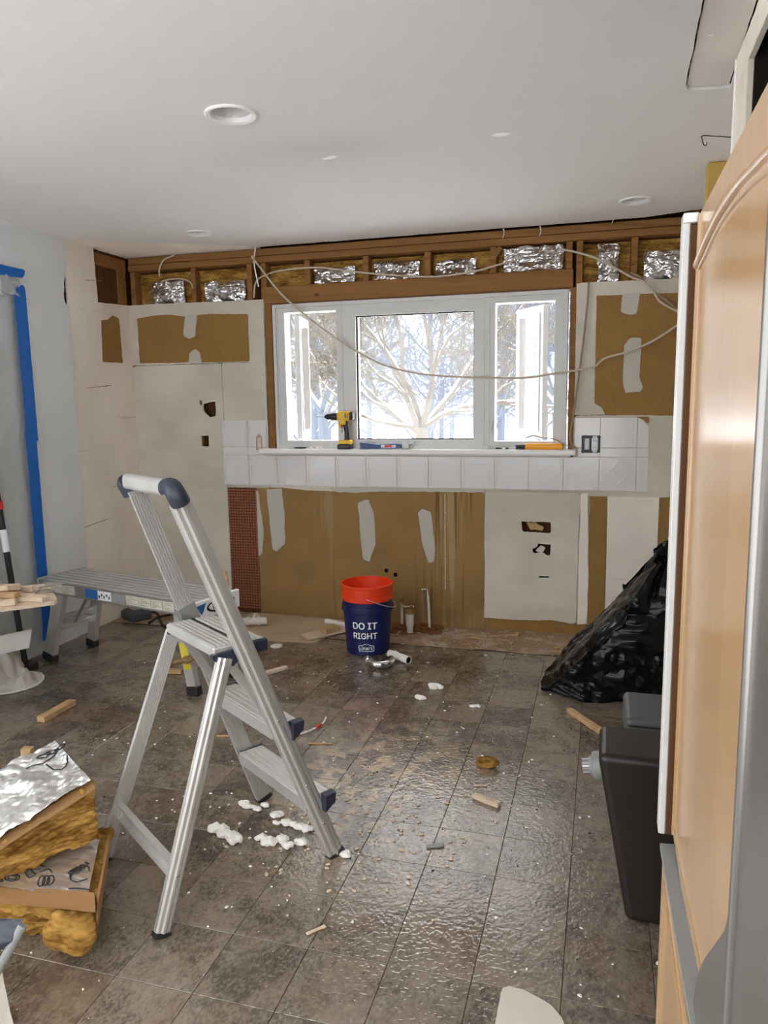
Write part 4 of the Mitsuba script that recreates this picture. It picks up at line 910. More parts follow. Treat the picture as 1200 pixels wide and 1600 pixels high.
def hollow(p0, p1, r, t=0.003, seg=22):
    p0, p1 = np.array(p0, float), np.array(p1, float); L = np.linalg.norm(p1 - p0)
    return lathe([(r - t, 0), (r, 0), (r, L), (r - t, L), (r - t, 0)], p0, seg, p1 - p0)
pp = thing('pvc_pipe', 'short white plastic pipe with a dark open end beside the bucket', 'pipe')
obj('tube', hollow((-1.185, 4.165, 0.0235), (-1.045, 4.075, 0.0235), 0.0225), 'm_pvc', pp, smooth=40)
obj('collar', hollow((-1.150, 4.1425, 0.0255), (-1.13, 4.13, 0.0255), 0.0245, 0.004), 'm_pvc', pp, smooth=40)
obj('bore', hollow((-1.18, 4.162, 0.0235), (-1.047, 4.0763, 0.0235), 0.0196, 0.002), 'm_black_matte', pp, smooth=40)
cb = solo('cardboard_sheet', noisy(ext(ragged([(-2.42, 4.255), (-2.10, 4.27), (-1.93, 4.285), (-1.76, 4.30), (-1.71, 4.33), (-1.70, 4.40), (-1.62, 4.55), (-1.58, 4.80), (-2.40, 4.84)], 0.008, 0.03, 103), 0.010), 0.002, 6, 2, 0.05), 'm_board', 'flat tan hardboard sheet on the floor left of the bucket', 'sheet')
solo('wood_plank', place(box(-0.16, 0.16, -0.055, 0.055, 0, 0.014, 0.002), (-1.70, 4.47, 0.0135), (0.62, 0.785, 0), (-0.785, 0.62, 0), (0, 0, 1)), 'm_pale_scrap', 'flat tan board end lying on the edge of the hardboard sheet', 'plank')
solo('wood_block', place(box(-0.055, 0.055, -0.033, 0.033, 0, 0.034, 0.002), (-1.675, 4.475, 0.0285), (0.55, 0.835, 0), (-0.835, 0.55, 0), (0, 0, 1)), 'm_scrap', 'small wood block lying on the board end left of the bucket', 'wood block')
ft = thing('pvc_fitting', 'white plastic tee fitting on the hardboard sheet behind the ladder', 'pipe fitting')
obj('tee', cat([hollow((-2.32, 4.50, 0.043), (-2.16, 4.56, 0.043), 0.026), hollow((-2.285, 4.512, 0.043), (-2.27, 4.518, 0.043), 0.031, 0.006), hollow((-2.215, 4.538, 0.043), (-2.20, 4.544, 0.043), 0.031, 0.006), hollow((-2.235, 4.53, 0.05), (-2.255, 4.59, 0.06), 0.022)]), 'm_pvc', ft, smooth=35)
obj('bore', hollow((-2.316, 4.5016, 0.043), (-2.165, 4.5585, 0.043), 0.023, 0.002), 'm_black_matte', ft, smooth=40)
solo('pvc_ring', lathe([(0.024, -0.012), (0.038, -0.012), (0.040, -0.006), (0.040, 0.006), (0.038, 0.012), (0.024, 0.012), (0.024, -0.012)], (-2.055, 4.10, 0.040), 28, (0.25, -0.95, 0.2)), 'm_pvc', 'white plastic coupling ring behind the ladder rail', 'ring', smooth=35)
solo('plastic_flange', lathe([(0.012, 0), (0.036, 0), (0.038, 0.005), (0.030, 0.010), (0.012, 0.012), (0.012, 0)], (-1.925, 4.19, 0.0), 24), 'm_pvc', 'small flat white flange on the floor before the hardboard', 'flange', smooth=35)
solo('pvc_pipe', hollow((-1.77, 4.66, 0.040), (-1.60, 4.60, 0.040), 0.017), 'm_pvc', 'white plastic pipe stub leaning on the board behind the bucket', 'pipe', smooth=35)
cpp = thing('copper_pipe', 'old brown copper pipe with valves lying across the bench legs, seen behind the ladder platform', 'pipe')
CA, CB = np.array([-2.075, 3.235, 0.205]), np.array([-1.765, 3.575, 0.228])
cl_ = lambda t, dz=0.0: CA + (CB - CA) * t + np.array([0, 0, dz])
obj('tube', tube([CA, CB], 0.0125, 12, smooth=False), 'm_brass', cpp, smooth=40)
obj('red_end', tube([cl_(-0.06), cl_(0.02)], 0.019, 12, smooth=False), 'm_rot', cpp, smooth=40)
obj('valve', cat([rbox(0.05, 0.045, 0.045, 0.015).apply_translation(cl_(0.42)), tube([cl_(0.42), cl_(0.42) + [0.03, -0.05, 0.02]], [0.013, 0.019], 10, smooth=False)]), 'm_brass', cpp, smooth=40)
obj('valve', cat([rbox(0.042, 0.04, 0.04, 0.013).apply_translation(cl_(0.72)), tube([cl_(0.72), cl_(0.72) + [-0.01, 0.01, 0.065]], [0.012, 0.018], 10, smooth=False)]), 'm_brass', cpp, smooth=40)
obj('union_nut', hollow(cl_(0.16), cl_(0.23), 0.0215, 0.009, 8), 'm_brass', cpp)

# power box and its cord on the floor
jb = thing('junction_box', 'grey metal box on the floor in the far left corner', 'box')
hull = trimesh.convex.convex_hull(np.array([(x * k, y * k, z) for x in (-0.085, 0.085) for y in (-0.075, 0.075) for z, k in ((0.0, 0.88), (0.012, 1.0), (0.050, 1.0), (0.075, 0.72))]))
ROT = trimesh.transformations.rotation_matrix(-0.55, (0, 0, 1))
obj('case', hull.copy().apply_transform(ROT).apply_translation((-3.155, 4.53, 0)), 'm_slate', jb)
obj('plate', box(-0.045, 0.045, -0.035, 0.035, 0.0745, 0.079, 0.002).apply_transform(ROT).apply_translation((-3.155, 4.53, 0)), 'm_alu_dark', jb)
solo('power_cord', tube([(-3.08, 4.56, 0.05), (-3.02, 4.57, 0.04), (-2.96, 4.52, 0.012), (-2.88, 4.42, 0.010), (-2.80, 4.36, 0.010), (-2.72, 4.35, 0.010)], 0.0085, 8), 'm_black', 'thick black cord running from the grey box to the right', 'cord', smooth=40)
solo('power_cord', tube([(-2.985, 4.42, 0.010), (-2.97, 4.52, 0.028), (-2.95, 4.64, 0.012), (-2.90, 4.76, 0.010), (-2.75, 4.82, 0.010), (-2.55, 4.80, 0.010)], 0.0085, 8), 'm_black', 'black cord curving along the far wall behind the work platform', 'cord', smooth=40)

# ------------------------------------------------------------------ things on the sill
SZ = 1.1925
dl = thing('cordless_drill', 'yellow and black cordless drill standing on the window sill', 'drill')
DX, DY = -1.655, 4.80
obj('battery', rbox(0.092, 0.07, 0.034, 0.008).apply_translation((DX + 0.0, DY, SZ + 0.017)), 'm_black', dl, smooth=30)
obj('base', rbox(0.085, 0.062, 0.030, 0.009).apply_translation((DX + 0.006, DY, SZ + 0.046)), 'm_yellow', dl, smooth=30)
obj('grip', tube([(DX + 0.014, DY, SZ + 0.055), (DX + 0.016, DY, SZ + 0.11), (DX + 0.006, DY, SZ + 0.165), (DX - 0.004, DY, SZ + 0.195)], [0.019, 0.018, 0.020, 0.024], 14, 5, flat=0.9), 'm_black', dl, smooth=40)
mo = obj('motor_housing', cat([rbox(0.10, 0.062, 0.064, 0.018).apply_translation((DX + 0.0, DY, SZ + 0.218)), rbox(0.05, 0.058, 0.05, 0.012).apply_translation((DX - 0.012, DY, SZ + 0.185))]), 'm_yellow', dl, smooth=30)
obj('rear_cap', rbox(0.026, 0.06, 0.058, 0.012).apply_translation((DX + 0.052, DY, SZ + 0.219)), 'm_black', mo, smooth=30)
obj('vent', cat([box(DX + 0.012 + i * 0.008, DX + 0.016 + i * 0.008, DY - 0.0325, DY - 0.03, SZ + 0.205, SZ + 0.235) for i in range(3)]), 'm_black', mo)
obj('trigger', rbox(0.022, 0.022, 0.034, 0.006).apply_translation((DX - 0.032, DY, SZ + 0.160)), 'm_orange', dl, smooth=30)
ck = obj('chuck', lathe([(0, 0), (0.026, 0), (0.027, 0.03), (0.022, 0.045), (0.020, 0.075), (0.010, 0.092), (0, 0.094)], (DX - 0.045, DY, SZ + 0.216), 20, (-1, 0, 0)), 'm_black', dl, smooth=35)
obj('bit', tube([(DX - 0.135, DY, SZ + 0.216), (DX - 0.20, DY, SZ + 0.214)], 0.0028, 8, smooth=False), 'm_alu_dark', ck)
hm = thing('hammer', 'blue handled hammer lying on the sill right of the drill', 'hammer')
obj('handle', cat([trimesh.convex.convex_hull(np.array([(x, 4.80 + y * k, SZ + 0.002 + z * k) for x, k in ((-1.545, 1.25), (-1.50, 1.0), (-1.42, 0.75)) for y in (-0.016, 0.016) for z in (0, 0.036)])),
                   trimesh.convex.convex_hull(np.array([(x, 4.80 + y * k, SZ + 0.006 + z * k) for x, k in ((-1.425, 0.75), (-1.33, 1.0), (-1.25, 0.85)) for y in (-0.014, 0.014) for z in (0, 0.030)]))]), 'm_blue_steel', hm)
obj('label_panel', box(-1.40, -1.30, 4.783, 4.786, SZ + 0.011, SZ + 0.030), 'm_print_white', hm)
obj('label_panel', box(-1.375, -1.325, 4.7815, 4.784, SZ + 0.014, SZ + 0.027), 'm_red', hm)
obj('head', cat([rbox(0.05, 0.032, 0.040, 0.006).apply_translation((-1.235, 4.80, SZ + 0.022)), trimesh.convex.convex_hull(np.array([(-1.235, 4.80 + y, SZ + 0.03 + z) for y in (-0.012, 0.012) for z in (-0.01, 0.012)] + [(-1.175, 4.80 + y, SZ + 0.05 + z) for y in (-0.014, 0.014) for z in (-0.004, 0.002)]))]), 'm_alu_dark', hm, smooth=30)
ch = thing('oscillating_tool', 'orange tool with a black tip lying at the right end of the sill', 'tool')
obj('handle', rbox(0.235, 0.042, 0.036, 0.012).apply_translation((-0.352, 4.805, SZ + 0.020)), 'm_orange', ch, smooth=30)
obj('tip', cat([rbox(0.06, 0.028, 0.014, 0.005).apply_translation((-0.495, 4.80, SZ + 0.024)), rbox(0.06, 0.024, 0.012, 0.005).apply_translation((-0.497, 4.81, SZ + 0.009))]), 'm_black', ch, smooth=30)
def pliers(x, y, nm):
    t = thing('pliers', nm, 'pliers')
    obj('jaws', cat([beam((x - 0.035, y - 0.004, SZ + 0.007), (x + 0.02, y + 0.003, SZ + 0.008), 0.014, 0.010), beam((x - 0.03, y + 0.006, SZ + 0.007), (x + 0.02, y, SZ + 0.008), 0.010, 0.010)]), 'm_alu_dark', t)
    obj('grips', cat([tube([(x + 0.015, y, SZ + 0.008), (x + 0.05, y + 0.015, SZ + 0.008), (x + 0.09, y + 0.012, SZ + 0.008)], 0.0055, 8), tube([(x + 0.015, y, SZ + 0.008), (x + 0.05, y - 0.015, SZ + 0.008), (x + 0.09, y - 0.012, SZ + 0.008)], 0.0055, 8)]), 'm_black', t, smooth=40)
pliers(-2.03, 4.80, 'small dark pliers at the left end of the sill')
pliers(-0.665, 4.81, 'dark pliers on the sill beside the orange tool')
for i, (x, y) in enumerate(((-1.90, 4.80), (-1.86, 4.82), (-0.60, 4.79), (-1.82, 4.79))):
    solo('plaster_crumb', noisy(rbox(0.02, 0.016, 0.014, 0.004, 8), 0.004, 80, i, 0.006).apply_translation((x, y, SZ + 0.006)), 'm_foam', 'pale plaster crumb lying on the window sill', 'crumb', group='plaster crumbs on the sill')

# electrical boxes
eb = thing('electrical_box', 'open metal ring of an empty box at the left end of the sill', 'electrical box')
g = sg.box(-2.333, 1.180, -2.288, 1.276)
obj('ring', xz(g.difference(g.buffer(-0.007)), WY - 0.011, 0.010), 'm_brass', eb)
obj('cavity', xz(g.buffer(-0.007), WY - 0.0055, 0.001), 'm_drywall', eb)
for z0, z1 in ((1.266, 1.290), (1.166, 1.186)): obj('tab', box(-2.318, -2.302, WY - 0.013, WY - 0.006, z0, z1), 'm_brass', eb)
ou = thing('electrical_outlet', 'two-gang black box with one white outlet right of the sill', 'outlet')
g = sg.box(-0.124, 1.174, -0.020, 1.274).buffer(0.004)
bx_ = obj('box', xz(g, WY - 0.010, 0.009), 'm_black', ou)
obj('receptacle', cat([box(-0.068, -0.030, WY - 0.018, WY - 0.009, 1.186, 1.262, 0.006)]), 'm_print_white', ou)
obj('yoke', cat([box(-0.064, -0.034, WY - 0.014, WY - 0.009, 1.172, 1.276, 0.002), box(-0.110, -0.082, WY - 0.0115, WY - 0.009, 1.19, 1.26, 0.001)]), 'm_alu_dark', ou)
obj('slot', cat([box(-0.058 + dx, -0.055 + dx, WY - 0.0190, WY - 0.0175, z, z + 0.010) for z in (1.200, 1.240) for dx in (0, 0.012)]), 'm_black', ou)

# ------------------------------------------------------------------ cables hanging over the wall
def cable(pts, y, r, mat, nm, dy=None):
    P = [(x, y + (0 if dy is None else dy[min(i, len(dy) - 1)]), z) for i, (x, z) in enumerate(pts)]
    return solo('cable', tube(P, r, 8, 6), mat, nm, 'cable', smooth=40)
cable([(-2.285, 2.475), (-2.201, 2.367), (-2.077, 2.217), (-1.899, 2.064), (-1.723, 1.933), (-1.549, 1.825), (-1.377, 1.738), (-1.164, 1.68), (-0.956, 1.655), (-0.712, 1.642), (-0.474, 1.636), (-0.282, 1.659), (-0.15, 1.675), (-0.058, 1.695), (-0.003, 1.739), (0.123, 1.773), (0.264, 1.831), (0.395, 1.917), (0.46, 1.98)], 4.80, 0.0068, 'm_cable', 'long beige cable sagging in front of the window')
cable([(-2.301, 2.212), (-2.278, 2.316), (-2.191, 2.361), (-2.042, 2.381), (-1.816, 2.379), (-1.552, 2.335), (-1.295, 2.3), (-1.044, 2.278), (-0.801, 2.295), (-0.603, 2.336), (-0.56, 2.345)], 4.845, 0.0062, 'm_cable', 'pale cable looping across the bare studs above the window')
cable([(-0.277, 2.387), (-0.184, 2.362), (-0.073, 2.322), (0.037, 2.261), (0.128, 2.205), (0.2, 2.172), (0.255, 2.115), (0.292, 2.059), (0.346, 2.02), (0.406, 1.989), (0.46, 1.96)], 4.80, 0.0065, 'm_cable', 'upper light cable of the pair falling across the right studs')
cable([(0.127, 2.23), (0.181, 2.202), (0.225, 2.153), (0.273, 2.103), (0.326, 2.064), (0.37, 2.026), (0.42, 1.97)], 4.82, 0.0065, 'm_cable_brown', 'short brown cable beside the light one at the right studs')
cable([(-0.107, 2.192), (-0.112, 2.081), (-0.129, 1.857), (-0.151, 1.668), (-0.176, 1.437), (-0.196, 1.281), (-0.187, 1.225), (-0.165, 1.205)], 4.835, 0.006, 'm_cable_brown', 'brown cable hanging straight down right of the window')
cable([(-0.165, 1.2), (-0.22, 1.222), (-0.29, 1.258), (-0.36, 1.266), (-0.42, 1.280), (-0.47, 1.262)], 4.80, 0.003, 'm_cable_brown', 'thin loose wire curling above the orange tool on the sill')
cable([(-2.898, 2.53), (-2.982, 2.505), (-3.022, 2.445), (-3.025, 2.393)], 4.86, 0.0062, 'm_cable', 'short pale cable dropping into the far left stud bay')
cable([(-3.02, 2.36), (-2.94, 2.372), (-2.86, 2.37), (-2.79, 2.345), (-2.77, 2.30)], 4.865, 0.0055, 'm_cable', 'pale cable crossing from the far left bay to the next')
cable([(-2.268, 2.535), (-2.282, 2.437), (-2.263, 2.32), (-2.256, 2.28)], 4.83, 0.005, 'm_foam', 'white cable hanging from the ceiling beside the left trimmer stud')
for i, (x, z) in enumerate(((-0.40, 2.475), (-0.62, 2.48), (0.02, 2.52))):
    solo('paper_shred', tube([(x, 4.852, 2.538), (x + 0.006, 4.846, z + 0.03), (x - 0.004, 4.85, z)], [0.006, 0.004, 0.002], 6, 4, flat=0.3), 'm_foam', 'thin white paper shred hanging from the torn ceiling edge', 'paper', group='paper shreds at the ceiling edge')

# ------------------------------------------------------------------ insulation batts at the lower left
def slab(top, bot, n, amp, seed, k=16):
    """Closed block between two quads of corners (same order), its faces finely divided and roughened."""
    top, bot = np.array(top, float), np.array(bot, float)
    m = trimesh.convex.convex_hull(np.vstack([top, bot]))
    v, f = trimesh.remesh.subdivide_to_size(m.vertices, m.faces, n, max_iter=12)
    m = trimesh.Trimesh(v, f, process=True); nn = m.vertex_normals
    P = m.vertices
    d = amp * (meshkit.fbm(P * [k, k, k * 2.4], 4, seed) - 0.5) * 2 + 0.55 * amp * (crease(P * [1, 1, 2.2], 30, seed + 4, 3) - 0.7)
    m.vertices = P + nn * d[:, None]
    m.vertices[:, 2] = np.maximum(m.vertices[:, 2], 0.002)
    return m
def facing(top, n, amp, seed, lift=0.004, over=0.0):
    """Crumpled sheet over a quad of corners A, B, C, D."""
    A, B, C, D = [np.array(p, float) for p in top]
    uv, f = grid(n, n)
    u, v = uv[:, :1] * (1 + 2 * over) - over, uv[:, 1:]
    P = A * (1 - u) * (1 - v) + B * u * (1 - v) + C * u * v + D * (1 - u) * v
    nn = np.cross(B - A, D - A); nn /= np.linalg.norm(nn)
    if nn[2] < 0: nn = -nn
    rise = lambda Q: (lift + amp * crease(Q, 9, seed, 4) + 0.6 * amp * (meshkit.fbm(np.asarray(Q) * 5, 2, seed) - 0.5))[:, None]
    return trimesh.Trimesh(P + nn * rise(P), f, process=False), nn, A, rise
# lower batt
la, le = np.array([-0.99, -0.13, 0]), np.array([-0.50, 0.866, 0])
L0 = np.array([-1.275, 1.575, 0.0])
def q(a, e, z): return L0 + a * la + e * le + np.array([0, 0, z])
low = thing('insulation_batt', 'lower foil-faced fiberglass batt on the floor at the left edge', 'insulation')
obj('wool', slab([q(0.012, 0.01, 0.165), q(0.9, 0.0, 0.165), q(0.9, 0.38, 0.165), q(0.0, 0.38, 0.165)], [q(0.07, 0.085, 0.002), q(0.9, 0.10, 0.002), q(0.9, 0.36, 0.002), q(0.06, 0.36, 0.002)], 0.011, 0.022, 3), 'm_wool', low, smooth=60)
obj('wool_tuft', noisy(trimesh.creation.icosphere(3, 0.062).apply_scale((1.25, 0.6, 0.95)).apply_transform(trimesh.transformations.rotation_matrix(0.2, (0, 0, 1))), 0.022, 26, 9).apply_translation(q(0.085, -0.005, 0.092)), 'm_wool', low, smooth=60)
fm, nn, A_, rise = facing([q(0.03, 0.018, 0.172), q(0.9, 0.018, 0.172), q(0.9, 0.30, 0.176), q(0.03, 0.30, 0.176)], 110, 0.013, 21)
fo = obj('foil', fm, 'm_foil_matte', low, smooth=30, label='printed silver foil face')
fp = np.array([q(0.004, -0.012, 0.170), q(0.9, -0.012, 0.176), q(0.9, 0.03, 0.182), q(0.012, 0.03, 0.182)])
obj('kraft_flange', noisy(trimesh.convex.convex_hull(np.vstack([fp, fp + [0, 0, 0.004], [q(0.004, -0.014, 0.160), q(0.9, -0.014, 0.166)]])), 0.004, 20, 5, 0.02), 'm_kraft', low, smooth=40, label='brown kraft paper flange')
obj('kraft_flange', noisy(trimesh.convex.convex_hull(np.array([q(-0.004, 0.02, 0.185), q(-0.004, 0.30, 0.19), q(0.004, 0.02, 0.185), q(0.004, 0.30, 0.19), q(0.012, 0.02, 0.06), q(0.012, 0.30, 0.08), q(0.018, 0.02, 0.06), q(0.018, 0.30, 0.08)])), 0.004, 20, 6, 0.02), 'm_kraft', low, smooth=40, label='brown kraft paper flange')
fl_ = trimesh.Trimesh(np.array([q(0.03, 0.20, 0.185), q(-0.01, 0.30, 0.19), q(0.03, 0.30, 0.30), q(0.12, 0.28, 0.192), q(0.005, 0.24, 0.255)]), [(0, 1, 4), (1, 2, 4), (4, 2, 3), (0, 4, 3)], process=False)
# printing on the foil: outline letters and loops
def on_foil(m, nrm, A, rise, off=0.0012):
    """Moves a flat print onto the wrinkled foil: keeps its own thickness above it."""
    h = (m.vertices - A) @ nrm
    flat = m.vertices - nrm * h[:, None]
    m = m.copy(); m.vertices = flat + nrm * (rise(flat) + off + (h - h.min())[:, None]); return m
def inked(lines, base, ax, ay, nrm, A, rise, r=0.0018):
    ms = []
    for ln in lines:
        P = smooth_path([base + x * ax + y * ay for x, y in ln], 5)
        P = P - nrm * ((P - A) @ nrm)[:, None]
        ms.append(tube(P + nrm * (rise(P) + 0.001), r, 5, smooth=False, flat=0.6))
    return cat(ms)
def loop(cx, cy, rx, ry, n=14): return [(cx + rx * math.cos(t), cy + ry * math.sin(t)) for t in np.linspace(0, 2 * math.pi, n)]
lx_, ly_ = -la, le
base = q(0.34, 0.03, 0.168)
obj('printing', inked([loop(0.075, 0.035, 0.022, 0.018), loop(0.075, 0.035, 0.013, 0.010), [(0.02, 0.03), (0.045, 0.012), (0.05, 0.018), (0.026, 0.036), (0.02, 0.03)], [(0.105, 0.07), (0.125, 0.045), (0.14, 0.06), (0.12, 0.085)],
                       loop(0.165, 0.03, 0.010, 0.022), loop(0.178, 0.034, 0.010, 0.022), loop(0.191, 0.038, 0.010, 0.022), [(0.15, 0.075), (0.175, 0.085), (0.19, 0.07)], [(0.10, 0.10), (0.13, 0.115), (0.16, 0.105)],
                       [(0.255, 0.10), (0.248, 0.055), (0.27, 0.045), (0.30, 0.06)], [(0.255, 0.10), (0.29, 0.12), (0.30, 0.10)], [(0.25, 0.012), (0.285, 0.02), (0.31, 0.018)]], base, lx_, ly_, nn, A_, rise), 'm_print_black', fo, label='black outline printing', kind='stuff')
tt = meshkit.text_mesh('rollar', 0.026, 0.002, bold=True)
ta = 2.25
tx = math.cos(ta) * -lx_ * -1 * -1 + math.sin(ta) * ly_ * -1
tx = -(math.cos(0.95) * lx_ + math.sin(0.95) * ly_)
ty = np.cross([0, 0, 1.0], tx)
tt = trimesh.Trimesh(*trimesh.remesh.subdivide_to_size(tt.vertices, tt.faces, 0.008, max_iter=8), process=False)
obj('printing', on_foil(place(tt, base + 0.285 * lx_ + 0.135 * ly_, tx, ty, (0, 0, 1)), nn, A_, rise, 0.004), 'm_print_black', fo, label='black lettering')
# upper batt leans on the lower one
U1, U2 = np.array([-1.405, 1.76, 0.405]), np.array([-1.70, 1.96, 0.405])
ax_ = np.array([-0.50, -0.53, -0.30])
U3, U4 = U2 + ax_ * 0.62, U1 + ax_ * 0.62
dn_ = np.array([-0.015, 0.025, -0.185])
upb = thing('insulation_batt', 'upper foil-faced batt lying tilted on top of the lower batt', 'insulation')
obj('wool', slab([U1, U2, U3, U4], [U1 + dn_, U2 + dn_, U3 + dn_ * 0.36, U4 + dn_ * 0.36], 0.011, 0.018, 8), 'm_wool', upb, smooth=60)
fm, nn, A_, rise = facing([U1 + [0.0, -0.004, 0.004], U2 + [0, 0, 0.004], U3 + [0, 0, 0.004], U4 + [0, -0.004, 0.004]], 130, 0.021, 31)
fo2 = obj('foil', fm, 'm_foil_matte', upb, smooth=30, label='wrinkled printed silver foil face')
e1 = (U1 - U2) / np.linalg.norm(U1 - U2)
kp = [U1 + e1 * 0.004, U4 + e1 * 0.004, U1 + e1 * 0.010 + [0, 0, -0.010], U4 + e1 * 0.010 + [0, 0, -0.012], U1 - e1 * 0.02 + nn * 0.006, U4 - e1 * 0.02 + nn * 0.006]
obj('kraft_flange', noisy(trimesh.convex.convex_hull(np.array(kp)), 0.004, 22, 6, 0.02), 'm_kraft', upb, smooth=40, label='brown kraft paper flange')
a1_ = -ax_ / np.linalg.norm(ax_); b1_ = (U2 - U1) / np.linalg.norm(U2 - U1)
obj('printing', inked([[(0.0, 0.05), (0.10, 0.10), (0.105, 0.115), (0.02, 0.19), (0.0, 0.185)], [(-0.04, 0.06), (0.05, 0.10), (0.07, 0.09), (0.0, 0.04)], [(0.30, 0.24), (0.31, 0.18), (0.335, 0.165), (0.36, 0.215)], [(0.25, 0.28), (0.30, 0.25), (0.35, 0.28)], loop(0.31, 0.29, 0.02, 0.012), loop(0.335, 0.295, 0.02, 0.012), loop(0.36, 0.29, 0.018, 0.012)],
                      U1 + ax_ * 0.46, a1_, b1_, nn, A_, rise, 0.0026), 'm_print_black', fo2, label='black outline printing', kind='stuff')

# ------------------------------------------------------------------ scrap table, pole and cloth at the left edge
TA, TB = np.array([-0.70, -0.714, 0]), np.array([-0.714, 0.70, 0])
TC, TZ = np.array([-2.435, 2.895, 0.0]), 0.60
def tp(a, b, z): return TC + a * TA + b * TB + np.array([0, 0, z])
def tplace(m): return place(m, TC, TA, TB, (0, 0, 1))
wt = thing('work_table', 'plywood board on dark folding legs heaped with wood scraps at the left edge', 'work table')
bd = sg.box(0, 0, 0.72, 0.42).buffer(-0.03).buffer(0.03)
obj('board', tplace(place(ext(ragged(list(bd.exterior.coords), 0.002, 0.03, 111), 0.018), (0, 0, TZ - 0.018), (1, 0, 0), (0, 1, 0), (0, 0, 1))), 'm_pale_scrap', wt)
for a0, a1, b in ((0.36, 0.66, 0.06), (0.36, 0.66, 0.36)):
    lg = obj('leg', beam(tp(a0, b, 0.012), tp(a1, b, TZ - 0.02), 0.022, 0.065, (0, 0, 1)), 'm_slate', wt)
    obj('foot', beam(tp(a0 - 0.01, b, 0.0), tp(a0 + 0.015, b, 0.03), 0.03, 0.07, TA), 'm_black', lg)
    lg = obj('leg', beam(tp(a1, b, 0.012), tp(a0 + 0.05, b, TZ - 0.02), 0.022, 0.05, (0, 0, 1)), 'm_slate', wt)
obj('stretcher', beam(tp(0.42, 0.06, 0.14), tp(0.42, 0.36, 0.14), 0.02, 0.045), 'm_slate', wt)
rs = np.random.default_rng(21)
spots = [(0.10, 0.07, 0.9, 0), (0.20, 0.10, 0.2, 0), (0.16, 0.20, 1.3, 0), (0.30, 0.06, 0.1, 0), (0.36, 0.16, 0.5, 0), (0.24, 0.30, 1.2, 0), (0.42, 0.26, 0.3, 0), (0.14, 0.30, 0.7, 0),
         (0.25, 0.12, 0.6, 1), (0.34, 0.10, 1.0, 1), (0.20, 0.24, 0.1, 1), (0.36, 0.24, 0.8, 1), (0.28, 0.33, 0.4, 1), (0.30, 0.15, 0.25, 2), (0.38, 0.20, 1.1, 2), (0.30, 0.26, 0.55, 2), (0.42, 0.12, 0.4, 2),
         (0.36, 0.34, 0.15, 2), (0.40, 0.28, 0.3, 3), (0.45, 0.2, 0.7, 3), (0.5, 0.3, 0.2, 0), (0.52, 0.12, 0.4, 0), (0.55, 0.22, 0.9, 1)]
for i, (a, b, r, lv) in enumerate(spots):
    L, W, H = 0.12 + 0.14 * rs.random(), 0.022 + 0.035 * rs.random(), 0.015 + 0.014 * rs.random()
    if lv == 0 and a < 0.2: L = min(L, 0.16)
    m = noisy(box(-L / 2, L / 2, -W / 2, W / 2, 0, H, 0.002), 0.0025, 30, i, 0.03)
    m.apply_transform(trimesh.transformations.rotation_matrix(r + 0.3 * rs.random(), (0, 0, 1)))
    m.apply_translation((a, b, TZ + 0.001 + lv * 0.026))
    solo('wood_scrap', tplace(m), ('m_pale_scrap', 'm_pale_scrap', 'm_scrap')[i % 3], 'splintered wood strip in the heap on the work table', 'wood scrap', group='wood scraps on the work table')
solo('wood_block', box(-0.022, 0.022, -0.018, 0.018, 0, 0.085, 0.002).apply_transform(trimesh.transformations.rotation_matrix(0.2, (0, 0, 1))).apply_translation((-2.29, 2.47, 0)), 'm_scrap', 'upright orange-brown wood block just behind the upper insulation batt', 'wood block')
solo('wire_coil', tube([tp(0.05 + 0.035 * math.cos(t) - 0.004 * t, 0.17 + 0.05 * math.sin(t * 1.1), TZ + 0.006 + 0.003 * t) for t in np.linspace(0, 16, 50)], 0.0035, 6, 2), 'm_cap_grey', 'loose coil of blue-grey cord beside the wood scraps on the table', 'cord', smooth=40)
po = thing('broom_pole', 'black pole with a red band and white label leaning at the taped door', 'pole')
pa, pb = np.array([-3.165, 3.455, 0.03]), np.array([-3.205, 3.37, 1.30])
ln = lambda t: pa + (pb - pa) * t
obj('shaft', tube([pa, pb], 0.017, 12, smooth=False), 'm_black', po, smooth=40)
obj('white_label', tube([ln(0.53), ln(0.63)], 0.0185, 12, smooth=False), 'm_print_white', po, smooth=40)
obj('red_band', tube([ln(0.72), ln(0.755)], 0.022, 12, smooth=False), 'm_red', po, smooth=40)
obj('broom_head', box(-3.22, -3.11, 3.38, 3.50, 0.0, 0.045, 0.006), 'm_black', po)
# cloth
uv, f = grid(64, 64)
u, v = uv[:, 0], uv[:, 1]
X = -3.16 + 0.235 * u ** 0.9 * np.sqrt(1 - 0.9 * (2 * v - 1) ** 2); Y = 3.07 + 0.37 * v
P = np.column_stack([X, Y, np.zeros_like(X)])
fold = crease(np.column_stack([u * 1.2 + v * 1.8, v * 2.2 - u * 1.0, 0 * u]), 1.7, 44, 2)
Z = 0.004 + 0.055 * np.clip(fold, 0, 1.2) * np.minimum(1, 4 * np.minimum(np.minimum(u + 0.1, 1 - u), np.minimum(v, 1 - v))) + 0.17 * np.clip(1 - 3.0 * u, 0, 1) ** 1.2 * np.sin(np.pi * np.clip(v, 0.02, 0.98)) ** 0.6
P[:, 2] = Z
dc = thing('drop_cloth', 'crumpled off-white cloth on the floor under the metal bench end', 'cloth')
obj('sheet', trimesh.Trimesh(np.vstack([P, P - [0, 0, 0.003]]), np.vstack([f, f[:, ::-1] + len(P)]), process=False), 'm_cloth', dc, smooth=40)
rim = [P[i] + [0, 0, 0.002] for i in list(range(63 * 64, 64 * 64))]
obj('hem', tube(np.array(rim)[::4], 0.005, 6, 3), 'm_foam', dc, smooth=40, label='pale rolled hem')
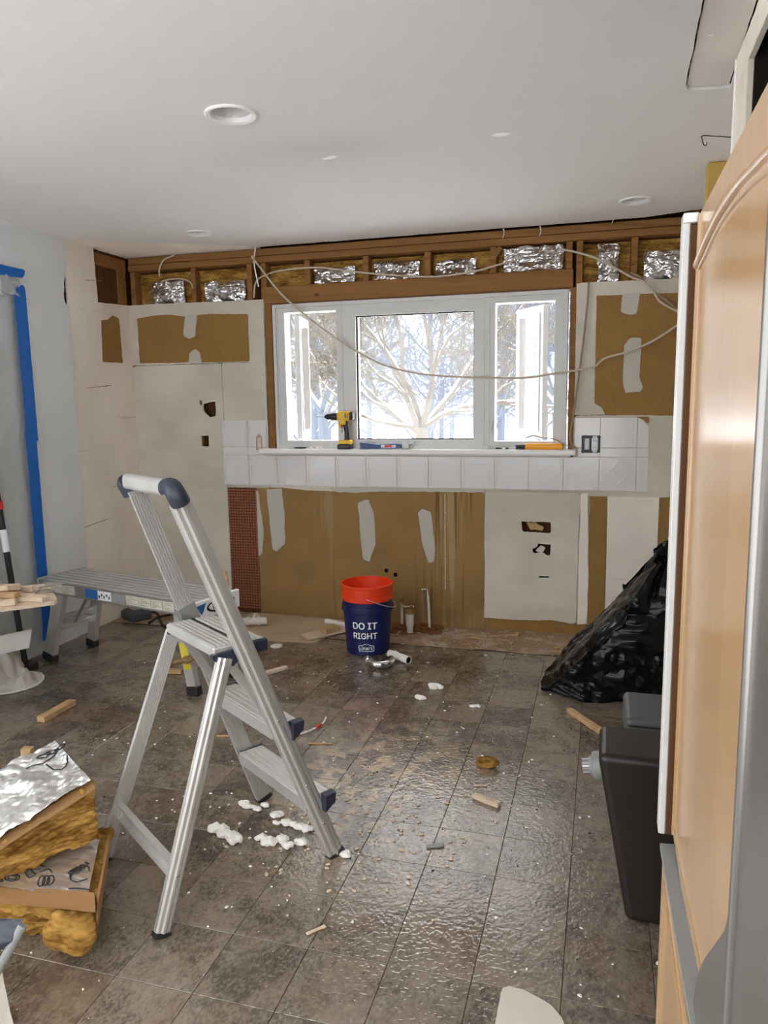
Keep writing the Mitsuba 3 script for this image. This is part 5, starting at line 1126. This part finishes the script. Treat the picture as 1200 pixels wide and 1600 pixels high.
solo('plastic_tray', place(trimesh.convex.convex_hull(np.array([(-0.10, -0.06, 0), (0.10, -0.06, 0), (0.10, 0.06, 0), (-0.10, 0.06, 0), (-0.11, -0.07, 0.09), (0.12, -0.07, 0.09), (0.12, 0.07, 0.07), (-0.11, 0.07, 0.07)])), (-3.15, 3.33, 0.165), (0.75, 0.66, 0.10), (-0.66, 0.75, 0), (0, 0, 1)), 'm_foam', 'white plastic tray resting on the cloth at the left edge', 'tray')

# something folded and grey in the lower left corner, and the near sheet of board
cr = thing('camp_chair', 'grey fabric folding chair corner with a pale tube at the lower left edge', 'chair')
obj('fabric', noisy(trimesh.convex.convex_hull(np.array([(-1.415, 1.28, 0.30), (-1.28, 1.325, 0.31), (-1.29, 1.29, 0.275), (-1.47, 1.23, 0.22), (-1.34, 1.28, 0.23), (-1.52, 1.28, 0.3)])), 0.006, 20, 2, 0.015), 'm_navy_plastic', cr, smooth=40)
obj('tube', tube([(-1.278, 1.318, 0.297), (-1.312, 1.278, 0.22), (-1.37, 1.225, 0.10), (-1.40, 1.20, 0.0)], 0.011, 12, 5), 'm_cap_grey', cr, smooth=40)
obj('leg_cover', noisy(trimesh.convex.convex_hull(np.array([(-1.372, 1.335, 0.15), (-1.40, 1.345, 0.16), (-1.352, 1.338, 0.0), (-1.42, 1.36, 0.0), (-1.40, 1.30, 0.0)])), 0.004, 20, 5, 0.015), 'm_cloth', cr, smooth=40)
sheet_poly = sg.Polygon([(-0.213, 1.42), (-0.215, 1.755), (-0.205, 1.775), (-0.16, 1.772), (-0.09, 1.745), (-0.055, 1.70), (-0.028, 1.61), (-0.02, 1.42)])
solo('paper_sheet', noisy(ext(ragged(list(sheet_poly.exterior.coords), 0.003, 0.02, 121), 0.0016), 0.0012, 9, 3, 0.03).apply_translation((0, 0, 0.002)), 'm_cloth', 'torn beige paper sheet on the tiles at the bottom edge', 'paper')

# ------------------------------------------------------------------ debris on the floor
def stick(x0, y0, x1, y1, w, h, nm, mat='m_scrap', name='wood_scrap', seed=1, z=0.0):
    p0, p1 = np.array([x0, y0, z + h / 2 + 0.001]), np.array([x1, y1, z + h / 2 + 0.001])
    m = noisy(beam(p0, p1, w, h, (0, 0, 1), 0.002), 0.0022, 30, seed, 0.02)
    m.vertices[:, 2] = np.maximum(m.vertices[:, 2], z + 0.0005)
    return solo(name, m, mat, nm, 'wood scrap')
stick(-2.56, 2.86, -2.555, 3.085, 0.045, 0.028, 'brown wood offcut on the tiles left of the ladder', seed=3)
stick(-0.125, 3.60, 0.045, 3.36, 0.030, 0.022, 'long thin orange-brown stick pointing under the black tank', seed=4)
stick(-0.44, 2.69, -0.335, 2.645, 0.026, 0.018, 'pale wood chip on the tiles right of the ladder', 'm_pale_scrap', seed=5)
stick(-0.455, 2.775, -0.40, 2.79, 0.008, 0.006, 'tiny splinter beside the pale wood chip', 'm_pale_scrap', seed=6)
stick(-0.775, 1.82, -0.735, 1.865, 0.011, 0.006, 'cream splinter on the near tiles', 'm_pale_scrap', seed=7)
stick(-1.86, 3.60, -1.70, 3.83, 0.03, 0.018, 'ragged bark-brown strip behind the ladder steps', 'm_pale_scrap', seed=8)
stick(-2.25, 3.62, -2.36, 3.60, 0.03, 0.024, 'short reddish block end behind the ladder rear leg', seed=9)
stick(-1.66, 2.93, -1.56, 2.955, 0.012, 0.006, 'dark splinter seen between the ladder legs', seed=10)
stick(-1.23, 2.96, -1.12, 2.985, 0.010, 0.005, 'thin twig-like splinter right of the upper ladder step', seed=11)
stick(-0.54, 2.325, -0.485, 2.35, 0.020, 0.006, 'grey flake on the shiny tiles', 'm_cap_grey', seed=12)
solo('insulation_tuft', noisy(trimesh.creation.icosphere(3, 0.04).apply_scale((1.15, 0.7, 0.55)), 0.016, 34, 6).apply_translation((-0.425, 2.95, 0.020)), 'm_wool', 'yellow-brown insulation tuft on the tiles right of the ladder', 'insulation', smooth=50)
def foam(x, y, r, nm, seed, sx=1.5):
    ms = []
    rg = np.random.default_rng(seed)
    for k in range(5):
        s = trimesh.creation.icosphere(2, r * (0.5 + 0.4 * rg.random())).apply_scale((1.2, 0.9, 0.6))
        ms.append(noisy(s, r * 0.55, 55, seed + k).apply_translation((x + sx * r * (k - 2) * 0.62, y + r * 1.5 * (rg.random() - 0.5), r * 0.32)))
    m = cat(ms); m.vertices[:, 2] = np.maximum(m.vertices[:, 2], 0.0008)
    return solo('foam_scrap', m, 'm_foam', nm, 'foam scrap', smooth=50)
foam(-1.235, 2.21, 0.034, 'largest white foam clump between the ladder feet', 1, 1.2)
foam(-1.03, 2.225, 0.030, 'long white foam strip left of the right front ladder foot', 2, 1.9)
foam(-1.03, 2.335, 0.026, 'greyish foam strip behind the white one', 3, 1.8)
foam(-1.115, 2.385, 0.018, 'small round foam ball near the ladder step', 4, 0.3)
foam(-1.225, 2.41, 0.022, 'flat foam scrap behind the left front ladder foot', 5, 1.5)
foam(-0.795, 2.215, 0.017, 'small foam ball beside the right front ladder foot', 6, 0.3)
foam(-0.815, 3.75, 0.026, 'white foam bit on the tiles in front of the bucket', 7, 0.7)
foam(-0.86, 3.585, 0.022, 'flat white flake on the tiles before the foam bit', 8, 0.7)
foam(-0.57, 3.55, 0.014, 'small pale flake near the trash bag', 9, 0.8)
wd = thing('wire_scrap', 'short wire with red ends on the tiles right of the ladder steps', 'wire')
obj('core', tube([(-1.31, 3.02, 0.008), (-1.28, 3.05, 0.008), (-1.245, 3.11, 0.010), (-1.23, 3.17, 0.012), (-1.235, 3.22, 0.016)], 0.004, 8), 'm_foam', wd, smooth=40)
obj('red_sleeve', cat([tube([(-1.325, 3.005, 0.008), (-1.295, 3.035, 0.008)], 0.0065, 8, smooth=False), tube([(-1.245, 3.11, 0.010), (-1.234, 3.15, 0.0115)], 0.0065, 8, smooth=False)]), 'm_red', wd, smooth=40)
def crumbs(n, seed, cx, cy, sx, sy_, r0, r1, mat, nm):
    rg = np.random.default_rng(seed); ms = []
    for _ in range(n):
        r = r0 + (r1 - r0) * rg.random() ** 2
        s = trimesh.creation.icosphere(1, r); s.vertices *= (0.7 + 0.7 * rg.random((len(s.vertices), 1))); s.apply_scale((1.3, 0.9, 0.55))
        s.apply_transform(trimesh.transformations.rotation_matrix(rg.random() * 6.3, (0, 0, 1)))
        x, y = cx + sx * rg.standard_normal(), cy + sy_ * rg.standard_normal()
        y = min(y, 4.8); x = max(-3.2, min(x, 0.45))
        s.apply_translation((x, y, r * 0.4)); s.vertices[:, 2] = np.maximum(s.vertices[:, 2], 0.0006); ms.append(s)
    return solo('debris', cat(ms), mat, nm, 'debris', kind='stuff')
crumbs(700, 1, -0.9, 2.9, 1.0, 0.9, 0.0010, 0.0050, 'm_foam', 'fine pale plaster crumbs scattered over the tiles')
crumbs(480, 2, -0.74, 2.50, 0.20, 0.26, 0.0012, 0.0065, 'm_pale_scrap', 'sawdust-coloured crumbs in the middle of the floor')
crumbs(170, 3, -0.85, 2.7, 0.8, 0.8, 0.0010, 0.0035, 'm_black_matte', 'dark specks scattered over the tiles')
crumbs(260, 4, -0.6, 4.56, 0.55, 0.13, 0.0012, 0.006, 'm_compound', 'plaster crumbs along the bare subfloor strip')
crumbs(160, 5, -0.5, 4.62, 0.5, 0.12, 0.002, 0.012, 'm_scrap', 'brown chips along the bare subfloor strip')
rg = np.random.default_rng(77)
for i in range(7):
    x, y, a = -0.80 + 0.85 * rg.random(), 4.50 + 0.25 * rg.random(), rg.random() * 3
    L = 0.05 + 0.09 * rg.random()
    solo('splinter', tube([(x, y, 0.005), (x + 0.5 * L * math.cos(a), y + 0.5 * L * math.sin(a) * 0.6, 0.012), (x + L * math.cos(a + 0.4), y + L * math.sin(a + 0.4) * 0.6, 0.005)], [0.004, 0.0045, 0.002], 6, 4), 'm_scrap', 'thin curled splinter on the bare subfloor in front of the white panel', 'splinter', group='splinters on the subfloor')

# ------------------------------------------------------------------ outside: snow and trees
uv, f = grid(60, 60)
P = np.column_stack([-90 + 180 * uv[:, 0], 5.2 + 110 * uv[:, 1] ** 1.3, np.zeros(len(uv))])
P[:, 2] = -1.0 + 0.25 * meshkit.fbm(P * 0.09, 3, 3) + 0.0002 * (P[:, 1] - 5) ** 2
solo('snow_ground', trimesh.Trimesh(P, f, process=False), 'm_snow_ground', 'white snow field beyond the window', 'snow', smooth=True, kind='structure')
def grow(base, d0, L0, r0, depth, rg, spread, rmin, kids=3, up_pull=0.10):
    """Branch segments (path, radii) of one tree."""
    out = []
    def go(p, d, L, r, n):
        pts = [p]; d = d / np.linalg.norm(d)
        for k in range(3):
            d = d + 0.16 * rg.standard_normal(3) + np.array([0, 0, up_pull * 0.4]); d /= np.linalg.norm(d)
            pts.append(pts[-1] + d * L / 3)
        out.append((np.array(pts), r, max(r * 0.62, rmin), n))
        if n == 0: return
        m = kids if n > 1 else kids + 1
        for k in range(m):
            t = 1.0 if k == 0 else 0.35 + 0.6 * rg.random()
            i = min(2, int(t * 3)); q0 = pts[i] + (pts[i + 1] - pts[i]) * (t * 3 - i) if t < 1 else pts[3]
            ax = rg.standard_normal(3); ax -= d * (ax @ d); ax /= np.linalg.norm(ax) + 1e-9
            nd = d * math.cos(spread * (0.45 if k == 0 else 1)) + ax * math.sin(spread * (0.45 if k == 0 else 1)) + np.array([0, 0, up_pull])
            go(q0, nd, L * (0.80 if k == 0 else 0.62 + 0.16 * rg.random()), max(rmin, r * (0.66 if k == 0 else 0.5)), n - 1)
    go(np.array(base, float), np.array(d0, float), L0, r0, depth)
    return out
def tree(label, segs, mat, seg_hi=7, snow_to=0.012, group=None):
    t = thing('tree', label, 'tree', group)
    w, s = [], []
    for pts, r0, r1, n in segs:
        w.append(tube(pts, [r0, r1], 7 if r0 > 0.03 else (4 if r0 > 0.012 else 3), 1, smooth=False, cap=False))
        if r0 > snow_to and abs(pts[-1][2] - pts[0][2]) < 0.9 * np.linalg.norm(pts[-1] - pts[0]):
            s.append(tube(pts + [0, 0, r0 * 0.75], [r0 * 0.85, max(r1 * 0.85, 0.004)], 4, 1, smooth=False, cap=False))
    obj('branches', cat(w), mat, t)
    if s: obj('snow_cover', cat(s), 'm_snow', t, label='snow lying along the branches')
    return t
rg = np.random.default_rng(5)
base = np.array([-3.30, 14.0, -1.0])
segs = [(np.array([base, base + [0.02, 0, 1.0], base + [0.0, 0, 2.02]]), 0.17, 0.12, 9)]
for k, (dx, dy, dz, rr) in enumerate(((-1.1, 0.2, 0.9, 0.085), (-0.55, -0.3, 1.0, 0.09), (-0.15, 0.3, 1.0, 0.10), (0.30, -0.2, 1.0, 0.10), (0.72, 0.2, 0.95, 0.085), (1.25, -0.1, 0.7, 0.07), (-1.3, -0.3, 0.35, 0.06))):
    segs += grow(base + [0.03 * dx, 0, 1.90 + 0.02 * k], (dx, dy, dz), 1.30, rr * 0.66, 6, rg, 0.55, 0.0045, 3, 0.08)
tree('wide bare tree with many snowy limbs behind the centre pane', segs, 'm_bark', snow_to=0.02)
far = [(-6.6, 17.5, 'snowy slender tree seen through the left casement', 0), (-8.2, 21, None, 1), (-5.4, 24, None, 1), (-3.0, 23, None, 1), (-1.1, 21, 'pale bare tree filling the right casement view', 0), (-0.9, 16.0, 'nearest twiggy tree behind the right pane', 0),
       (-12, 31, None, 1), (-9.3, 30, None, 1), (-6.9, 33, None, 1), (-4.6, 32, None, 1), (-2.2, 30, None, 1), (-0.2, 33, None, 1), (-14, 38, None, 1), (-7.8, 40, None, 1), (-3.5, 42, None, 1)]
for i, (x, y, nm, kind) in enumerate(far):
    rg = np.random.default_rng(100 + i)
    gz = -0.95
    segs = []
    if kind == 0:
        b = np.array([x, y, gz])
        segs.append((np.array([b, b + [0.05, 0, 1.2], b + [0.0, 0, 2.2]]), 0.15, 0.12, 9))
        for k in range(4):
            a = k * 1.57 + rg.random()
            segs += grow(b + [0, 0, 2.0 + 0.1 * k], (0.5 * math.cos(a), 0.5 * math.sin(a), 1.0), 1.5, 0.07, 5, rg, 0.6, 0.007, 3, 0.06)
        tree(nm, segs, 'm_far_bark', snow_to=0.03)
    else:
        b = np.array([x, y, gz]); H = 6 + 3 * rg.random()
        segs.append((np.array([b, b + [0.1, 0, H * 0.5], b + [0.0, 0, H]]), 0.13, 0.05, 9))
        for k in range(22):
            a = rg.random() * 6.28; z = 0.8 + (H - 1.2) * k / 22
            segs += grow(b + [0, 0, z], (math.cos(a), math.sin(a), 0.75), 1.5 - 0.05 * k, 0.045, 3, rg, 0.6, 0.010, 3, 0.02)
        tree('snow-dusted woodland tree far beyond the window', segs, 'm_far_bark', snow_to=0.03, group='woodland trees far beyond the window')
